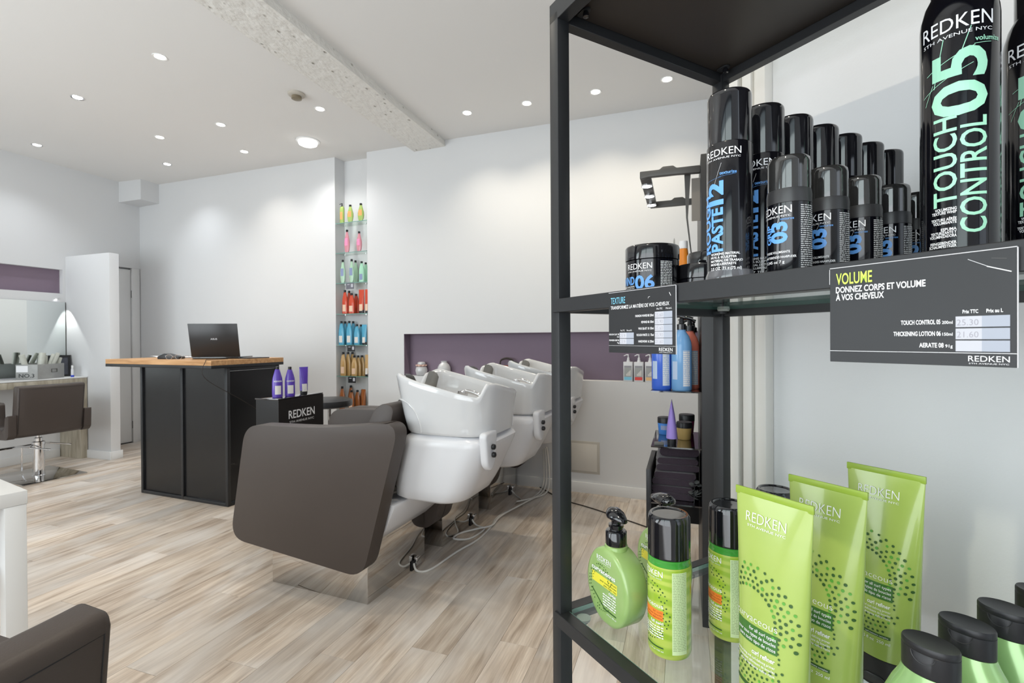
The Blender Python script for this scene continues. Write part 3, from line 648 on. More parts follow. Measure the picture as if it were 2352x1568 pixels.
# ================================================================== WASH UNITS
def lerp(a, b, t): return a+(b-a)*t
def interp(tab, x):
    if x <= tab[0][0]: return tab[0][1]
    for (x0, y0), (x1, y1) in zip(tab, tab[1:]):
        if x <= x1: return lerp(y0, y1, (x-x0)/(x1-x0))
    return tab[-1][1]
def sstep(a, b, x):
    t = min(1, max(0, (x-a)/(b-a))); return t*t*(3-2*t)
def make_wash_unit(label):
    t = thing('wash_unit', label, 'shampoo chair', group='backwash units in a row')
    MB().box(-.606, 0, 0, .495, 0, .28).build('base', M_chromeb, t, bevel=.002)
    MB().box(.0005, .004, .36, .40, .0, .05).build('socket', M_blackm, t)
    b = MB().box(.004, .02, .385, .43, .02, .065); b.build('plug', M_chrome, t, bevel=.003)
    # white frame carrying the bowl
    b = MB(); b.prism([(-.55,.282),(.012,.282),(.10,.36),(.15,.47),(.15,.485),(-.30,.46),(-.55,.40)], .004, .486, 'XZ'); b.build('frame', M_shell, t, bevel=.006)
    MB().prism([(.05,.486),(.135,.49),(.052,.45)], .0015, .0038, 'XZ').build('vent', M_blackm, t)  # black wedge painting in the shadow of the gap between shell and frame
    # armrest panels
    out = rpoly([(-.675,.826),(-.20,.838),(.08,.868),(.255,.893),(.050,.178),(-.785,.238)], [.095,.12,.1,.105,.09,.10], 8)
    for y0 in (-.098, .497): MB().prism(out, y0, y0+.088, 'XZ').build('armrest', M_leather, t, bevel=.016, seg=4)
    b = MB().prism(rpoly([(-.72,.30),(.02,.30),(.0,.44),(-.12,.50),(-.70,.50)], .04, 5), .0, .486, 'XZ'); b.build('seat', M_leather, t, bevel=.03, seg=4)
    b = MB().prism(rpoly([(-.20,.49),(-.05,.46),(.10,.80),(.135,.93),(.08,.955),(.02,.92)], .03, 4), .03, .455, 'XZ'); b.build('backrest', M_leather, t, bevel=.025, seg=4)
    # lower shell
    lev = [(.492,.15,.40,.10),(.496,.110,.435,.07),(.512,.080,.462,.05),(.56,.082,.492,.04),(.62,.095,.525,.033),(.70,.120,.562,.03),(.76,.136,.590,.028),(.784,.142,.597,.028),(.797,.152,.588,.036),(.806,.165,.575,.046),(.812,.17,.57,.05)]
    rings = []
    for z, xa, xb, iy in lev:
        w, h = xb-xa, .47-2*iy+.03
        rings.append([(p[0], p[1], z) for p in rrect(w, h, .10, 8, (xa+xb)/2, .255)])
    MB().loft(rings).build('lower_shell', M_shell, t, smooth=50)
    # control plate with two knobs
    pl = MB().prism(rpoly([(.048,.836),(.178,.842),(.158,.70),(.115,.655),(.068,.69)], .026, 5), .560, .598, 'YZ').build('control_plate', M_shell, t, bevel=.012, seg=3)
    for y, z in ((.112,.770),(.116,.734)):
        b = MB().lathe([(.010,0),(.013,.004),(.012,.014),(.006,.018)], 16); b.v = [(.598+p[2], y+p[0], z+p[1]) for p in b.v]; b.build('knob', M_blackm, pl)
    # bowl
    N = 88; cx, cy = .348, .255; ax, ay = .272, .232
    def out_xy(a, sc=1, dx=0, sy=None):
        c, s_ = cos(a), sin(a); e = .52 if c > 0 else .60
        return (cx+dx+ax*sc*math.copysign(abs(c)**e, c), cy+ay*(sy or sc)*math.copysign(abs(s_)**.62, s_))
    def hgt(x, y):
        h = 1.088-.105*((x-.14)/.46)**.9 if x > .14 else 1.090-.022*(1-sstep(.074, .125, x))
        k = 1-sstep(.15, .27, x); h -= k*.085*(1-sstep(.05, .125, abs(y-cy)))
        back = interp([(.02,.985),(.05,1.02),(.085,1.052),(.14,1.050),(.49,.975)], y)
        return lerp(h, max(h, back), sstep(.555, .592, x))
    rings = []
    def ring(sc, zf, dx=0, sy=None):
        r = []
        for i in range(N):
            a = 2*pi*i/N; x, y = out_xy(a, sc, dx, sy); X0, Y0 = out_xy(a); r.append((x, y, zf(hgt(X0, Y0), X0)))
        rings.append(r)
    ring(.80, lambda h, x: .815, .022, .90); ring(.835, lambda h, x: .818, .022, .93); ring(.85, lambda h, x: .83, .020, .945)
    ring(.90, lambda h, x: .90, .012, .965); ring(.955, lambda h, x: lerp(.90, h, .55), .004, .985); ring(.985, lambda h, x: h-.03, 0, .995)
    ring(1, lambda h, x: h-.010); ring(.985, lambda h, x: h); ring(.955, lambda h, x: h+.001); ring(.925, lambda h, x: h-.006); ring(.90, lambda h, x: h-.03)
    ring(.86, lambda h, x: lerp(.90, h, .55)); ring(.78, lambda h, x: .905); ring(.62, lambda h, x: .872); ring(.35, lambda h, x: .860); ring(.08, lambda h, x: .857)
    bw = MB().loft(rings).build('bowl', M_ceramic, t, smooth=60)
    def osurf(x, z):
        sc_o = interp([(.82,.85),(.90,.90),(.98,.965)], z); dx = interp([(.82,.020),(.90,.012),(.98,.003)], z); sy = interp([(.82,.942),(.90,.965),(.98,.988)], z)
        c = min(1, abs((x-cx-dx)/(ax*sc_o)))**(1/(.52 if x > cx+dx else .60)); return cy-ay*sy*math.sqrt(max(0, 1-c*c))**.62
    b = MB(); b.tube([(p.x, osurf(p.x, p.y)+.0005, p.y) for p in catmull([(.098,.958,0),(.150,.968,0),(.205,.955,0),(.250,.915,0),(.272,.865,0),(.276,.825,0)], 4)], .0042, 8); b.build('relief_arc', M_ceramic, bw)
    # neck rest saddle
    b = MB(); rg = []
    for k in range(17):
        q = -1+2*k/16; y = cy+q*.108; z = hgt(.11, y)+.004+.004*(1-abs(q))
        rg.append([(.118, y, z-.004), (.118, y, z+.005), (.145, y, z+.004), (.168+.014*(1-abs(q)), y, z-.006), (.178+.014*(1-abs(q)), y, z-.026), (.160, y, z-.014)])
    b.loft(rg); b.build('neck_rest', M_rubber, t, smooth=60)
    # mixer and hand shower
    fx = MB().lathe([(.022,.86),(.022,.90),(.017,.915),(.014,.945)], 18, c=(.515,.33,0)).build('mixer', M_chrome, t)
    MB().tube(catmull([(.50,.31,.945),(.46,.31,.952),(.42,.29,.945)], 5), .007, 8, .010).build('lever', M_chrome, fx)
    hs = MB().tube(catmull([(.555,.20,.93),(.53,.20,.965),(.48,.205,.99),(.43,.215,1.0),(.405,.22,.998)], 6), .008, 10, .012).build('hand_shower', M_chrome, t)
    b = MB().lathe([(.012,-.018),(.022,-.014),(.026,.0),(.024,.012),(.012,.018)], 18, c=(.395,.222,.990)); b.build('spray_head', M_chrome, hs)
    b = MB()
    for x, y, z in ((.150,.0255,.80),): b.lathe([(.004,-.002),(.004,.002)], 8, c=(x, y, z))
    b.build('screw', M_rubber, t)
    return t
ru = R(-3); ux, uy = .0361, .690
u1 = make_wash_unit('nearest wash unit, white bowl and large taupe armrest panel in front'); u1.location = (-1.414, 1.957, 0); u1.rotation_euler = (0, 0, ru)
copy_tree(u1, loc=(-1.414+ux, 1.957+uy, 0), rz=ru, label='middle wash unit, white bowl partly hidden by the nearest one')
copy_tree(u1, loc=(-1.414+2*ux, 1.957+2*uy, 0), rz=ru, label='farthest wash unit, white bowl split by the black shelf post')
def cable(pts, label, r=.006, m=M_cable, name='power_cable', g=None):
    o = MB().tube(catmull(pts, 8), r, 8).build(name, m); return tag(o, label, 'cable', g)
z0 = .0065
G = 'white cables of the wash units'
cable([(-1.39,2.335,.035),(-1.36,2.32,z0),(-1.30,2.36,z0),(-1.262,2.60,z0),(-1.215,2.80,z0),(-1.215,3.02,z0),(-1.235,3.22,z0),(-1.16,3.50,z0),(-1.115,3.80,z0),(-1.105,3.93,.06),(-1.112,3.958,.20),(-1.115,3.96,.33)], 'long white cable from the nearest wash unit across the floor to the wall', g=G)
cable([(-1.355,3.03,.035),(-1.32,3.02,z0),(-1.24,2.97,z0),(-1.27,2.80,z0),(-1.35,2.74,.02),(-1.36,2.86,z0),(-1.28,2.93,.018),(-1.205,3.02,.020),(-1.21,3.20,.02),(-1.14,3.50,.0195),(-1.09,3.80,z0),(-1.08,3.92,.07),(-1.09,3.95,.25),(-1.10,3.955,.34)], 'white cable with loops from the middle wash unit to the wall', g=G)
cable([(-1.315,3.72,.035),(-1.28,3.71,z0),(-1.19,3.60,z0),(-1.20,3.52,.02),(-1.12,3.62,.02),(-1.06,3.82,z0),(-1.05,3.91,.08),(-1.07,3.945,.26),(-1.085,3.95,.35)], 'short white cable from the farthest wash unit to the wall', g=G)
cable([(-1.15,3.97,.0045),(-.904,3.726,.0045),(-.70,3.62,.0045),(-.573,3.552,.0045),(-.225,3.341,.0045),(.0,3.2,.0045)], 'dark brown cord along the floor towards the black display column', .004, M_cord, 'floor_cord')
# access hatch
t = thing('access_hatch', 'small beige access hatch low in the wall behind the shelf post', 'hatch', wp(sx(-.768), 0, .287), AW)
MB().box(-.125, .125, -.006, -.0002, -.13, .13).build('frame', mat('beige_paint', (.50,.465,.41), .5), t, bevel=.002)
MB().box(-.105, .105, -.010, -.0065, -.11, .11).build('door', mat('pale_beige_paint', (.66,.62,.56), .5), t, bevel=.002)

# niche objects
def niche(x, z=.9095, off=.05): return wp(sx(x), off, z)
t = thing('ceramic_jar', 'white jar with a frilled pink-edged lid at the left end of the mauve niche', 'jar', niche(-2.345))
MB().lathe([(.035,0),(.05,.012),(.058,.05),(.05,.08),(.038,.088)], 24).build('body', M_ceramic, t)
rings = [[((r*(1+.10*sin(9*a)*k))*cos(a), (r*(1+.10*sin(9*a)*k))*sin(a), z+.004*sin(9*a)*k) for a in [2*pi*i/54 for i in range(54)]] for r, z, k in ((.040,.086,0),(.050,.090,.6),(.052,.097,1),(.036,.104,.5))]
MB().loft(rings).build('frilled_collar', mat('pink_clay', (.62,.42,.36), .6), t); MB().lathe([(.034,.104),(.038,.108),(.036,.124),(.026,.130)], 20).build('lid', M_ceramic, t)
t = thing('vase', 'small white vase standing in the mauve niche', 'vase', niche(-2.10))
MB().lathe([(.040,0),(.055,.012),(.062,.05),(.060,.08),(.046,.110),(.030,.122),(.027,.128),(.030,.140),(.024,.140),(.022,.126)], 28).build('body', M_ceramic, t)
t = thing('leather_bag', 'red-brown leather bag with dark handle in the mauve niche', 'bag', niche(-1.47)); t.scale = (1.1, 1, 1.45)
MB().prism(rpoly([(-.11,0),(.11,0),(.09,.075),(-.09,.075)], .015, 4), -.03, .03, 'XZ').build('body', mat('red_brown_leather', (.30,.085,.045), .45), t, bevel=.008)
MB().tube(catmull([(-.055,0,.07),(-.05,0,.105),(0,0,.118),(.05,0,.105),(.055,0,.07)], 5), .006).build('handle', M_cord, t)
M_tag = {'blue': mat('blue_tag', (.22,.58,.78), .5), 'red': mat('red_tag', (.72,.06,.05), .5), 'amber': mat('amber_tag', (.78,.50,.22), .5), 'green': mat('green_tag', (.25,.55,.3), .5)}
for i, (x, c) in enumerate(((-.420,'blue'),(-.338,'red'),(-.254,'amber'),(-.170,'green'))):
    t = thing('pump_bottle', ['square white pump bottle with a pale blue label, first of the row in the niche','square white pump bottle with a red label in the niche','square white pump bottle with an amber label in the niche','square white pump bottle half hidden behind the big blue bottle'][i], 'bottle', niche(x, off=.035), AW, 'square pump bottles in the niche')
    MB().prism(rrect(.074, .05, .008, 4), 0, .155).build('bottle_body', M_shell, t, bevel=.004)
    b = MB().lathe([(.015,.155),(.014,.163),(.010,.172),(.010,.185),(.005,.188),(.005,.205)], 16).tube([(.003,0,.207),(-.012,0,.210),(-.034,0,.200)], .006, 8, .004); b.build('pump', M_shell, t)
    F = Flat().rect(-.029, .012, .029, .125, 0).rect(-.029, .012, .029, .037, 1).rect(-.026, .112, .026, .120, 2)
    for k in range(4): F.rect(-.012+.009*k, .045, -.006+.009*k, .062+.009*k, 3)
    F.build('label', [mat('grey_label', (.36,.37,.37), .5), M_tag[c], M_ink, ML1], lambda x, y, l: (x, -.0254-l*2, y), t)

# ================================================================== GLASS SHELVES IN THE RECESS
sc_ = (sR0+sR1)/2; shelf_z = [2.425, 2.125, 1.822, 1.512, 1.200, .888, .545]
pos_txt = ['top','second','third','fourth','fifth','sixth','lowest']
for i, z in enumerate(shelf_z):
    t = thing('glass_shelf', '%s glass shelf in the product recess' % pos_txt[i], 'shelf', wp(sc_, .07, z-.006), AW)
    hw = (sR1-sR0)/2-.002
    MB().box(-hw, hw, -.066, .066, 0, .006).build('pane', M_glassd, t, smooth=0); MB().box(-hw, hw, -.0668, -.0662, 0, .006).build('front_edge', M_edge, t, smooth=0)
    b = MB()
    for sx_ in (-hw+.03, hw-.10): b.lathe([(.008, -.006), (.008, -.0005)], 10, c=(sx_, .035, 0))
    b.build('bracket', M_chrome, t)
def rp(x, z, off): return wp(sx(x), off, z)
def rx(zx): return -3.322+.398*((zx-113)/(337-113))   # across the recess
items = [ # shelf, x, kind, body, cap, label, H, W, back row?, label text
 (0,.17,'round',MG,M_blackm,ML2,.185,.052,0,'lime pump bottle on the top glass shelf',True),
 (0,.43,'oval',MG,M_blackm,ML2,.175,.075,0,'left lime oval bottle on the top glass shelf',False),(0,.76,'oval',MG,M_blackm,ML2,.175,.075,0,'right lime oval bottle on the top glass shelf',False),
 (1,.32,'oval',MP,M_blackm,ML3,.23,.068,0,'left pink bottle on the second glass shelf',False),(1,.70,'oval',MP,M_blackm,ML3,.20,.066,0,'right pink bottle on the second glass shelf',False),
 (2,.18,'oval',MCl,M_blackm,ML4,.235,.064,0,'leftmost clear green bottle with slate label on the third glass shelf',False),(2,.46,'oval',MCl,M_blackm,ML4,.235,.064,0,'middle clear green bottle in front on the third glass shelf',False),(2,.42,'oval',MCl,M_blackm,None,.235,.064,1,'clear green bottle in the back row of the third glass shelf',False),
 (2,.77,'taper',MMt,M_blackm,ML4,.205,.066,0,'mint bottle in front at the right of the third glass shelf',False),(2,.74,'taper',MMt,M_blackm,None,.205,.066,1,'mint bottle behind at the right of the third glass shelf',False),
 (3,.24,'taper',MRd,M_blackm,ML5,.24,.068,0,'tall red bottle in front at the left of the fourth glass shelf',False),(3,.21,'taper',MRd,M_blackm,None,.24,.068,1,'tall red bottle behind at the left of the fourth glass shelf',False),
 (3,.45,'taper',MRd,M_blackm,ML5,.205,.074,0,'short wide red bottle in front in the middle of the fourth glass shelf',False),(3,.43,'taper',MRd,M_blackm,None,.205,.074,1,'short wide red bottle behind in the middle of the fourth glass shelf',False),
 (3,.76,'tube',MRd,M_blackm,ML5,.235,.068,0,'large red tube on the fourth glass shelf',False),(3,.93,'tube',MRd,M_blackm,ML5,.235,.050,0,'narrow red tube at the right edge of the fourth glass shelf',False),
 (4,.12,'taper',MBl,M_blackm,ML1,.24,.072,0,'first sky blue bottle in front on the fifth glass shelf',False),(4,.07,'taper',MBl,M_blackm,None,.24,.072,1,'sky blue bottle behind the first one on the fifth glass shelf',False),
 (4,.37,'taper',MBl,M_blackm,ML1,.24,.072,0,'second sky blue bottle in front on the fifth glass shelf',False),(4,.33,'taper',MBl,M_blackm,None,.24,.072,1,'sky blue bottle behind the second one on the fifth glass shelf',False),
 (4,.61,'taper',MBl,M_blackm,ML1,.205,.072,0,'short sky blue bottle in front on the fifth glass shelf',False),(4,.58,'taper',MBl,M_blackm,None,.205,.072,1,'short sky blue bottle behind on the fifth glass shelf',False),
 (4,.84,'tube',MBl,M_blackm,ML1,.20,.060,0,'sky blue tube on the fifth glass shelf',False),
 (5,.17,'taper',MGo,M_blackm,ML5,.24,.072,0,'tall gold bottle in front on the sixth glass shelf',False),(5,.24,'taper',MGo,M_blackm,None,.24,.072,.5,'second tall gold bottle in the row on the sixth glass shelf',False),(5,.30,'taper',MGo,M_blackm,None,.24,.072,1,'rearmost tall gold bottle on the sixth glass shelf',False),
 (5,.52,'taper',MGo,M_blackm,ML5,.205,.074,0,'short gold bottle in front on the sixth glass shelf',False),(5,.56,'taper',MGo,M_blackm,None,.205,.074,.5,'second short gold bottle in the row on the sixth glass shelf',False),(5,.60,'taper',MGo,M_blackm,None,.205,.074,1,'rearmost short gold bottle on the sixth glass shelf',False),
 (5,.92,'tube',MGo,M_blackm,ML1,.215,.052,0,'gold tube at the right of the sixth glass shelf',False),
 (6,.13,'taper',MBr,M_blackm,ML5,.235,.07,0,'front copper brown bottle at the left of the lowest glass shelf',False),(6,.24,'taper',MBr,M_blackm,None,.24,.07,1,'rear copper brown bottle at the left of the lowest glass shelf',False),
 (6,.42,'taper',MBr,M_blackm,ML5,.20,.07,0,'short copper brown bottle in front on the lowest glass shelf',False),(6,.53,'taper',MBr,M_blackm,None,.20,.07,.5,'second short copper brown bottle on the lowest glass shelf',False),(6,.60,'taper',MBr,M_blackm,None,.20,.07,1,'rearmost short copper brown bottle on the lowest glass shelf',False),
 (6,.80,'tube',MBr,M_blackm,None,.215,.055,0,'copper brown tube on the lowest glass shelf',False)]
for sh, fx_, st, mb_, mc_, ml_, H, Wd, row, lab, pmp in items:
    off = {0: .026, .5: .064, 1: .102}[row]
    x = -3.322+.398*fx_
    Wd2 = Wd; Dp = .030
    product('hair_tube' if st == 'tube' else 'shampoo_bottle', lab, 'tube' if st == 'tube' else 'bottle', rp(x, shelf_z[sh]+.0003, off), AW, 'hair products on the recess shelves', H, Wd2, Dp, st, mb_, mc_, ml_, pump=pmp)
for i, (zx, sh, c) in enumerate(((.46, 2, 'grey'), (.48, 4, 'black'), (.50, 5, 'black'))):
    t = thing('price_card', ['grey price card hanging from the third glass shelf','black price card hanging from the fifth glass shelf','black price card hanging from the sixth glass shelf'][i], 'price card', rp(-3.322+.398*zx, shelf_z[sh]-.004, .0005), AW, 'price cards on the recess shelves')
    MB().box(-.047, .047, -.002, 0, -.062, 0).build('card', M_card if i else mat('grey_card', (.14,.14,.17), .5), t)
    Flat().rect(.012, -.045, .038, -.012).rect(-.035, -.02, -.005, -.014).build('print', M_paper, lambda x, y, l: (x, -.0021-l, y), t)

# ================================================================== BLACK DISPLAY COLUMN (right of the wash area)
t = thing('display_column', 'tall black display column with dark glass shelves right of the wash basins', 'display stand', (.07, 2.27, 0))
MB().box(0, .26, 0, .62, 0, 2.04).build('column', M_black, t, bevel=.002)
for z in (1.46, 1.016, .770, .520):
    s_ = MB().box(-.212, -.0005, .0, .40, z-.006, z).build('shelf', M_blackglass if z < 1.4 else M_glassd, t, smooth=0)
MB().box(-.235, -.213, .02, .42, .30, .66).box(-.213, -.001, .40, .42, .30, .66).build('side_bin', M_blackm, t, bevel=.002)
lf = thing('lamp_frame', 'dark horizontal lamp frame with three spots on top of the display column', 'lamp', (.07, 2.37, 2.0))
b = MB().prism(rpoly([(0,-.01),(0,.022),(-.10,.022),(-.115,.034),(-.16,.034),(-.175,.022),(-.262,.022),(-.262,-.012),(-.225,-.006),(-.10,-.006)], .004, 2), -.014, .014, 'XZ')
b.prism(rpoly([(0,-.01),(0,.022),(-.06,.022),(-.075,.034),(-.12,.034),(-.135,.022),(-.25,.022),(-.25,-.010)], .004, 2), .53, .556, 'XZ'); b.build('arm', mat('dark_grey_metal', (.085,.08,.075), .4), lf, bevel=.002)
b = MB().box(-.262, -.215, .014, .53, -.010, .018); b.build('light_bar', mat('dark_grey_metal', (.085,.08,.075), .4), lf, bevel=.003)
for y in (.10, .28, .46):
    c = MB().lathe([(.021,-.012),(.023,-.004)], 18, c=(-.238, y, -.006)).build('spot_lamp', M_lampc, lf)
    MB().lathe([(.0235,-.011),(.027,-.011),(.027,-.004),(.0235,-.004)], 20, c=(-.238, y, -.006), cap0=False, cap1=False).build('rim', M_chrome, c)
b = MB().prism(rpoly([(-.068,.03),(-.040,.03),(-.040,-.01),(-.052,-.20),(-.030,-.42),(-.034,-.42),(-.060,-.20)], .004, 2), .03, .034, 'XZ'); b.build('hanging_strip', mat('dark_grey_metal', (.085,.08,.075), .4), lf)
b = MB().box(-.036, -.0, .035, .038, -.215, -.02); b.build('hanging_card', mat('taupe_card', (.24,.215,.19), .6), lf)
def col(x, y, z): return (.07+x, 2.27+y, z+.0004)
MDb = pmat('deep_blue_plastic', (.045,.13,.60)); MLb = pmat('powder_blue_plastic', (.16,.35,.62)); MOr = pmat('orange_plastic', (.80,.26,.03)); MAm = pmat('amber_brown_plastic', (.36,.10,.02)); MCo = pmat('coral_plastic', (.80,.22,.16))
def litre(label, x, y, M_body, rz=0, H=.27, D=.088):
    t = thing('pump_bottle', label, 'bottle', col(x, y, 1.016), rz, 'litre pump bottles on the display column')
    MB().lathe([(D*.46,0),(D*.5,.006),(D*.5,H*.72),(D*.47,H*.80),(D*.36,H*.90),(D*.22,H*.965),(D*.2,H)], 32).build('bottle_body', M_body, t)
    MB().lathe([(.020,H),(.020,H+.024),(.012,H+.028),(.009,H+.05)], 20).build('collar', M_blackp, t)
    MB().tube([(.014,0,H+.055),(-.01,0,H+.062),(-.034,0,H+.060),(-.048,0,H+.048)], .009, 10, .006).build('pump_head', M_blackp, t)
    F = Flat().rect(.006, .02, .040, H*.66, 0); F.micro(.008, H*.62, .038, 18, .0085, 1, 5); F.rect(-.045, .05, -.018, .13, 0)
    F.build('label', [mat('faint_label', (.40,.50,.66), .5), ML1], on_cyl(D/2), t, step=.008)
    return t
litre('deep blue litre bottle on the display column, half behind the small price card', -.168, .07, MDb)
litre('powder blue litre pump bottle at the front of the column shelf', -.082, .055, MLb)
litre('coral litre bottle just behind the powder blue one', -.046, .15, MCo, H=.265, D=.085)
litre('amber brown litre bottle behind the powder blue and coral ones', -.045, .245, MAm, H=.265, D=.085)
litre('bright orange litre bottle against the black column', -.030, .345, MOr, H=.26, D=.055)
t = thing('spray_bottle', 'orange bottle with white cap on the upper glass shelf of the column', 'bottle', col(-.072, .17, 1.46)); t.scale = (1.15, 1.15, 1.52)
MB().lathe([(.026,0),(.028,.01),(.028,.07),(.020,.11),(.0165,.135)], 24).build('bottle_body', MOr, t); MB().lathe([(.0165,.1355),(.016,.158),(.013,.160)], 20).build('cap', M_white, t)
t = thing('glass_dropper', 'slim clear glass ampoule beside the orange bottle on the column', 'bottle', col(-.112, .12, 1.46)); t.scale = (1, 1, 1.6)
MB().lathe([(.010,0),(.012,.05),(.010,.10),(.003,.150),(.001,.156)], 16).build('ampoule', pane('pale_ampoule', (.72,.72,.70)), t)
MBlj = pmat('blue_jar_plastic', (.06,.22,.62)); MMj = pmat('magenta_jar_plastic', (.35,.02,.12)); MGj = pmat('golden_jar_plastic', (.55,.38,.14))
product('jar', 'blue jar with black lid on the middle shelf of the column', 'jar', col(-.163, .30, .770), 0, 'mask jars on the column', .085, .070, .070, 'jar', MBlj, M_blackm, ML4)
product('jar', 'magenta jar behind the golden one on the column shelf', 'jar', col(-.06, .36, .770), 0, 'mask jars on the column', .095, .074, .074, 'jar', MMj, M_blackm)
product('jar', 'golden jar with black lid on the middle shelf of the column', 'jar', col(-.072, .20, .770), 0, 'mask jars on the column', .082, .070, .070, 'jar', MGj, M_blackm)
product('hair_tube', 'violet tube seen edge-on on the middle shelf of the column', 'tube', col(-.125, .06, .770), R(90), None, .20, .062, .046, 'tube', pmat('lilac_plastic', (.30,.22,.60)), M_blackm)
t = thing('hair_clip', 'small dark hair clip on the corner of the column shelf', 'hair clip', col(-.180, .035, .770), R(10))
MB().prism(rpoly([(-.022,-.012),(.022,-.012),(.018,.012),(-.018,.012)], .005, 3), 0, .012).build('clip_body', M_rubber, t, bevel=.003)
M_towel = mat('dark_purple_towel', (.028,.018,.028), .95, bump=(260,.9,.003), sheen=.3)
for i, (x, y, z, w) in enumerate([(-.115,.21,.526,.19),(-.112,.21,.589,.19),(-.108,.22,.652,.185),(-.105,.23,.7155,.17)]):
    t = thing('towel', ['lowest folded dark purple towel on the column shelf','second folded dark purple towel from the bottom of the stack','third folded dark purple towel of the stack','topmost folded dark purple towel under the glass shelf'][i], 'towel', col(x, y, z-.006), R(-4+3*i), 'folded towels on the column')
    h = .060 if i < 3 else .046
    b = MB(); rn = random.Random(i)
    for k in range(2 if i < 3 else 1):
        hh = h/(2 if i < 3 else 1); zz = k*hh
        rings = []
        for q in range(9):
            yy = -.15+.30*q/8; wob = [rn.uniform(-.0025, .0025) for _ in range(4)]
            rings.append([(p[0]+wob[0], yy, zz+hh/2+p[1]+wob[1]*.4) for p in rrect(w-.01*k, hh*.92, hh*.44, 4)])
        b.loft(rings)
    b.build('folded_cloth', M_towel, t, smooth=60)
t = thing('dark_flower', 'dark grey fabric flower on the lowest shelf of the column', 'decoration', col(-.032, .034, .520), 0)
rn = random.Random(4); M_pet = mat('charcoal_petal', (.06,.065,.065), .6)
for k in range(16):
    a = rn.uniform(0, 2*pi); e = rn.uniform(.2, 1.3); L_ = rn.uniform(.02, .034); c = Vector((rn.uniform(-.02,.02), rn.uniform(-.02,.02), rn.uniform(.02,.085)))
    d = Vector((cos(a)*cos(e), sin(a)*cos(e), sin(e))); s_ = d.cross(Vector((0,0,1))).normalized(); n_ = s_.cross(d)
    b = MB().loft([[tuple(c+d*L_*q+s_*wd*math.cos(th)+n_*.0012*math.sin(th)) for th in [2*pi*j/8 for j in range(8)]] for q, wd in ((0,.003),(.35,.012),(.75,.012),(1,.003))]); b.build('petal', M_pet, t)
MB().tube([(0,0,0),(.004,.0,.05),(0,0,.09)], .002, 6).build('stem', M_blackm, t)

# ================================================================== FOREGROUND SHELF UNIT (local x along the front, y to the back)
SH_W, SH_D, PT = 1.0, .36, .0195
su = thing('shelf_unit', 'black metal shelf unit with glass shelves filling the right half of the view', 'shelf unit', (FL.x, FL.y, 0), ASH)
for x, y in ((0,0),(0,SH_D-PT),(SH_W-PT,0),(SH_W-PT,SH_D-PT)): MB().box(x, x+PT, y, y+PT, 0, 1.6995).build('post', M_black, su, bevel=.0008)
LV = [.045, .440, .871, 1.3045, 1.7155]
RH = .0185
for i, z in enumerate(LV):
    e = 0 if i == 4 else PT+.0002
    ro = -.0022 if i in (2, 3) else 0
    for nme, q in (('front_rail', (e if i == 4 else .0065, SH_W-e, ro, PT-.001 if i == 4 else .0165)), ('back_rail', (e, SH_W-e, SH_D-.0165, SH_D)), ('side_rail', (.0, .0165, PT+.0002, SH_D-PT-.0002)), ('side_rail', (SH_W-.0165, SH_W, PT+.0002, SH_D-PT-.0002))):
        if nme == 'front_rail' and i != 4: q = (PT*.42, SH_W-PT*.42, -.003, .0145)
        if i == 4 and nme == 'side_rail': q = (q[0], q[1], PT, SH_D-.0166)
        MB().box(*q, z-RH if i < 4 else z-.0275, z).build(nme, M_black, su, bevel=.0006, seg=1)
    if i in (0, 1, 2, 3):
        g = MB().box(.0175, SH_W-.0175, .0155, SH_D-.0175, z-.0065, z-.0005).build('glass_shelf', M_glass, su, smooth=0)
        b = MB().box(.0169, .0174, .0155, SH_D-.0175, z-.0065, z-.0006).box(.0175, SH_W-.0175, .0149, .0154, z-.0065, z-.0006).box(.0175, SH_W-.0175, SH_D-.0174, SH_D-.0169, z-.0065, z-.0006); b.build('polished_edge', M_edge, g, smooth=0)
        for x, y in ((.032, .030), (.032, SH_D-.034), (SH_W-.032, .030), (SH_W-.032, SH_D-.034)):
            c = MB().lathe([(.009,-.0035),(.010,0)], 20, c=(x, y, z-.0067)).build('pad', mat('clear_rubber', (.30,.32,.30), .3), su)
            MB().prism(rrect(.034, .016, .008, 4, x-.012 if x < .5 else x+.012, y), z-.0145, z-.0105).build('bracket', M_black, su)
    else:
        MB().box(.0175, SH_W-.0175, .0175, SH_D-.0175, z-.014, z-.001).build('top_board', M_board, su, bevel=.0005)
        for x, y in ((.036, .036), (.036, SH_D-.032), (SH_W-.036, .036)):
            c = MB().prism(rrect(.022, .012, .006, 4, x-.004, y), z-.0165, z-.0145).build('bracket', M_black, su)
            MB().lathe([(.0015,-.008),(.0042,-.0075),(.0045,-.0035),(.003,0)], 14, c=(x, y, z-.0165)).build('screw_head', M_blackp, c)
c = MB().lathe([(.0015,-.0),(.0042,.0005),(.004,.003),(.002,.0035)], 14); c.v = [(p[0]+PT/2, SH_D-PT-p[2], 1.668+p[1]) for p in c.v]; c.build('screw', M_blackp, su)

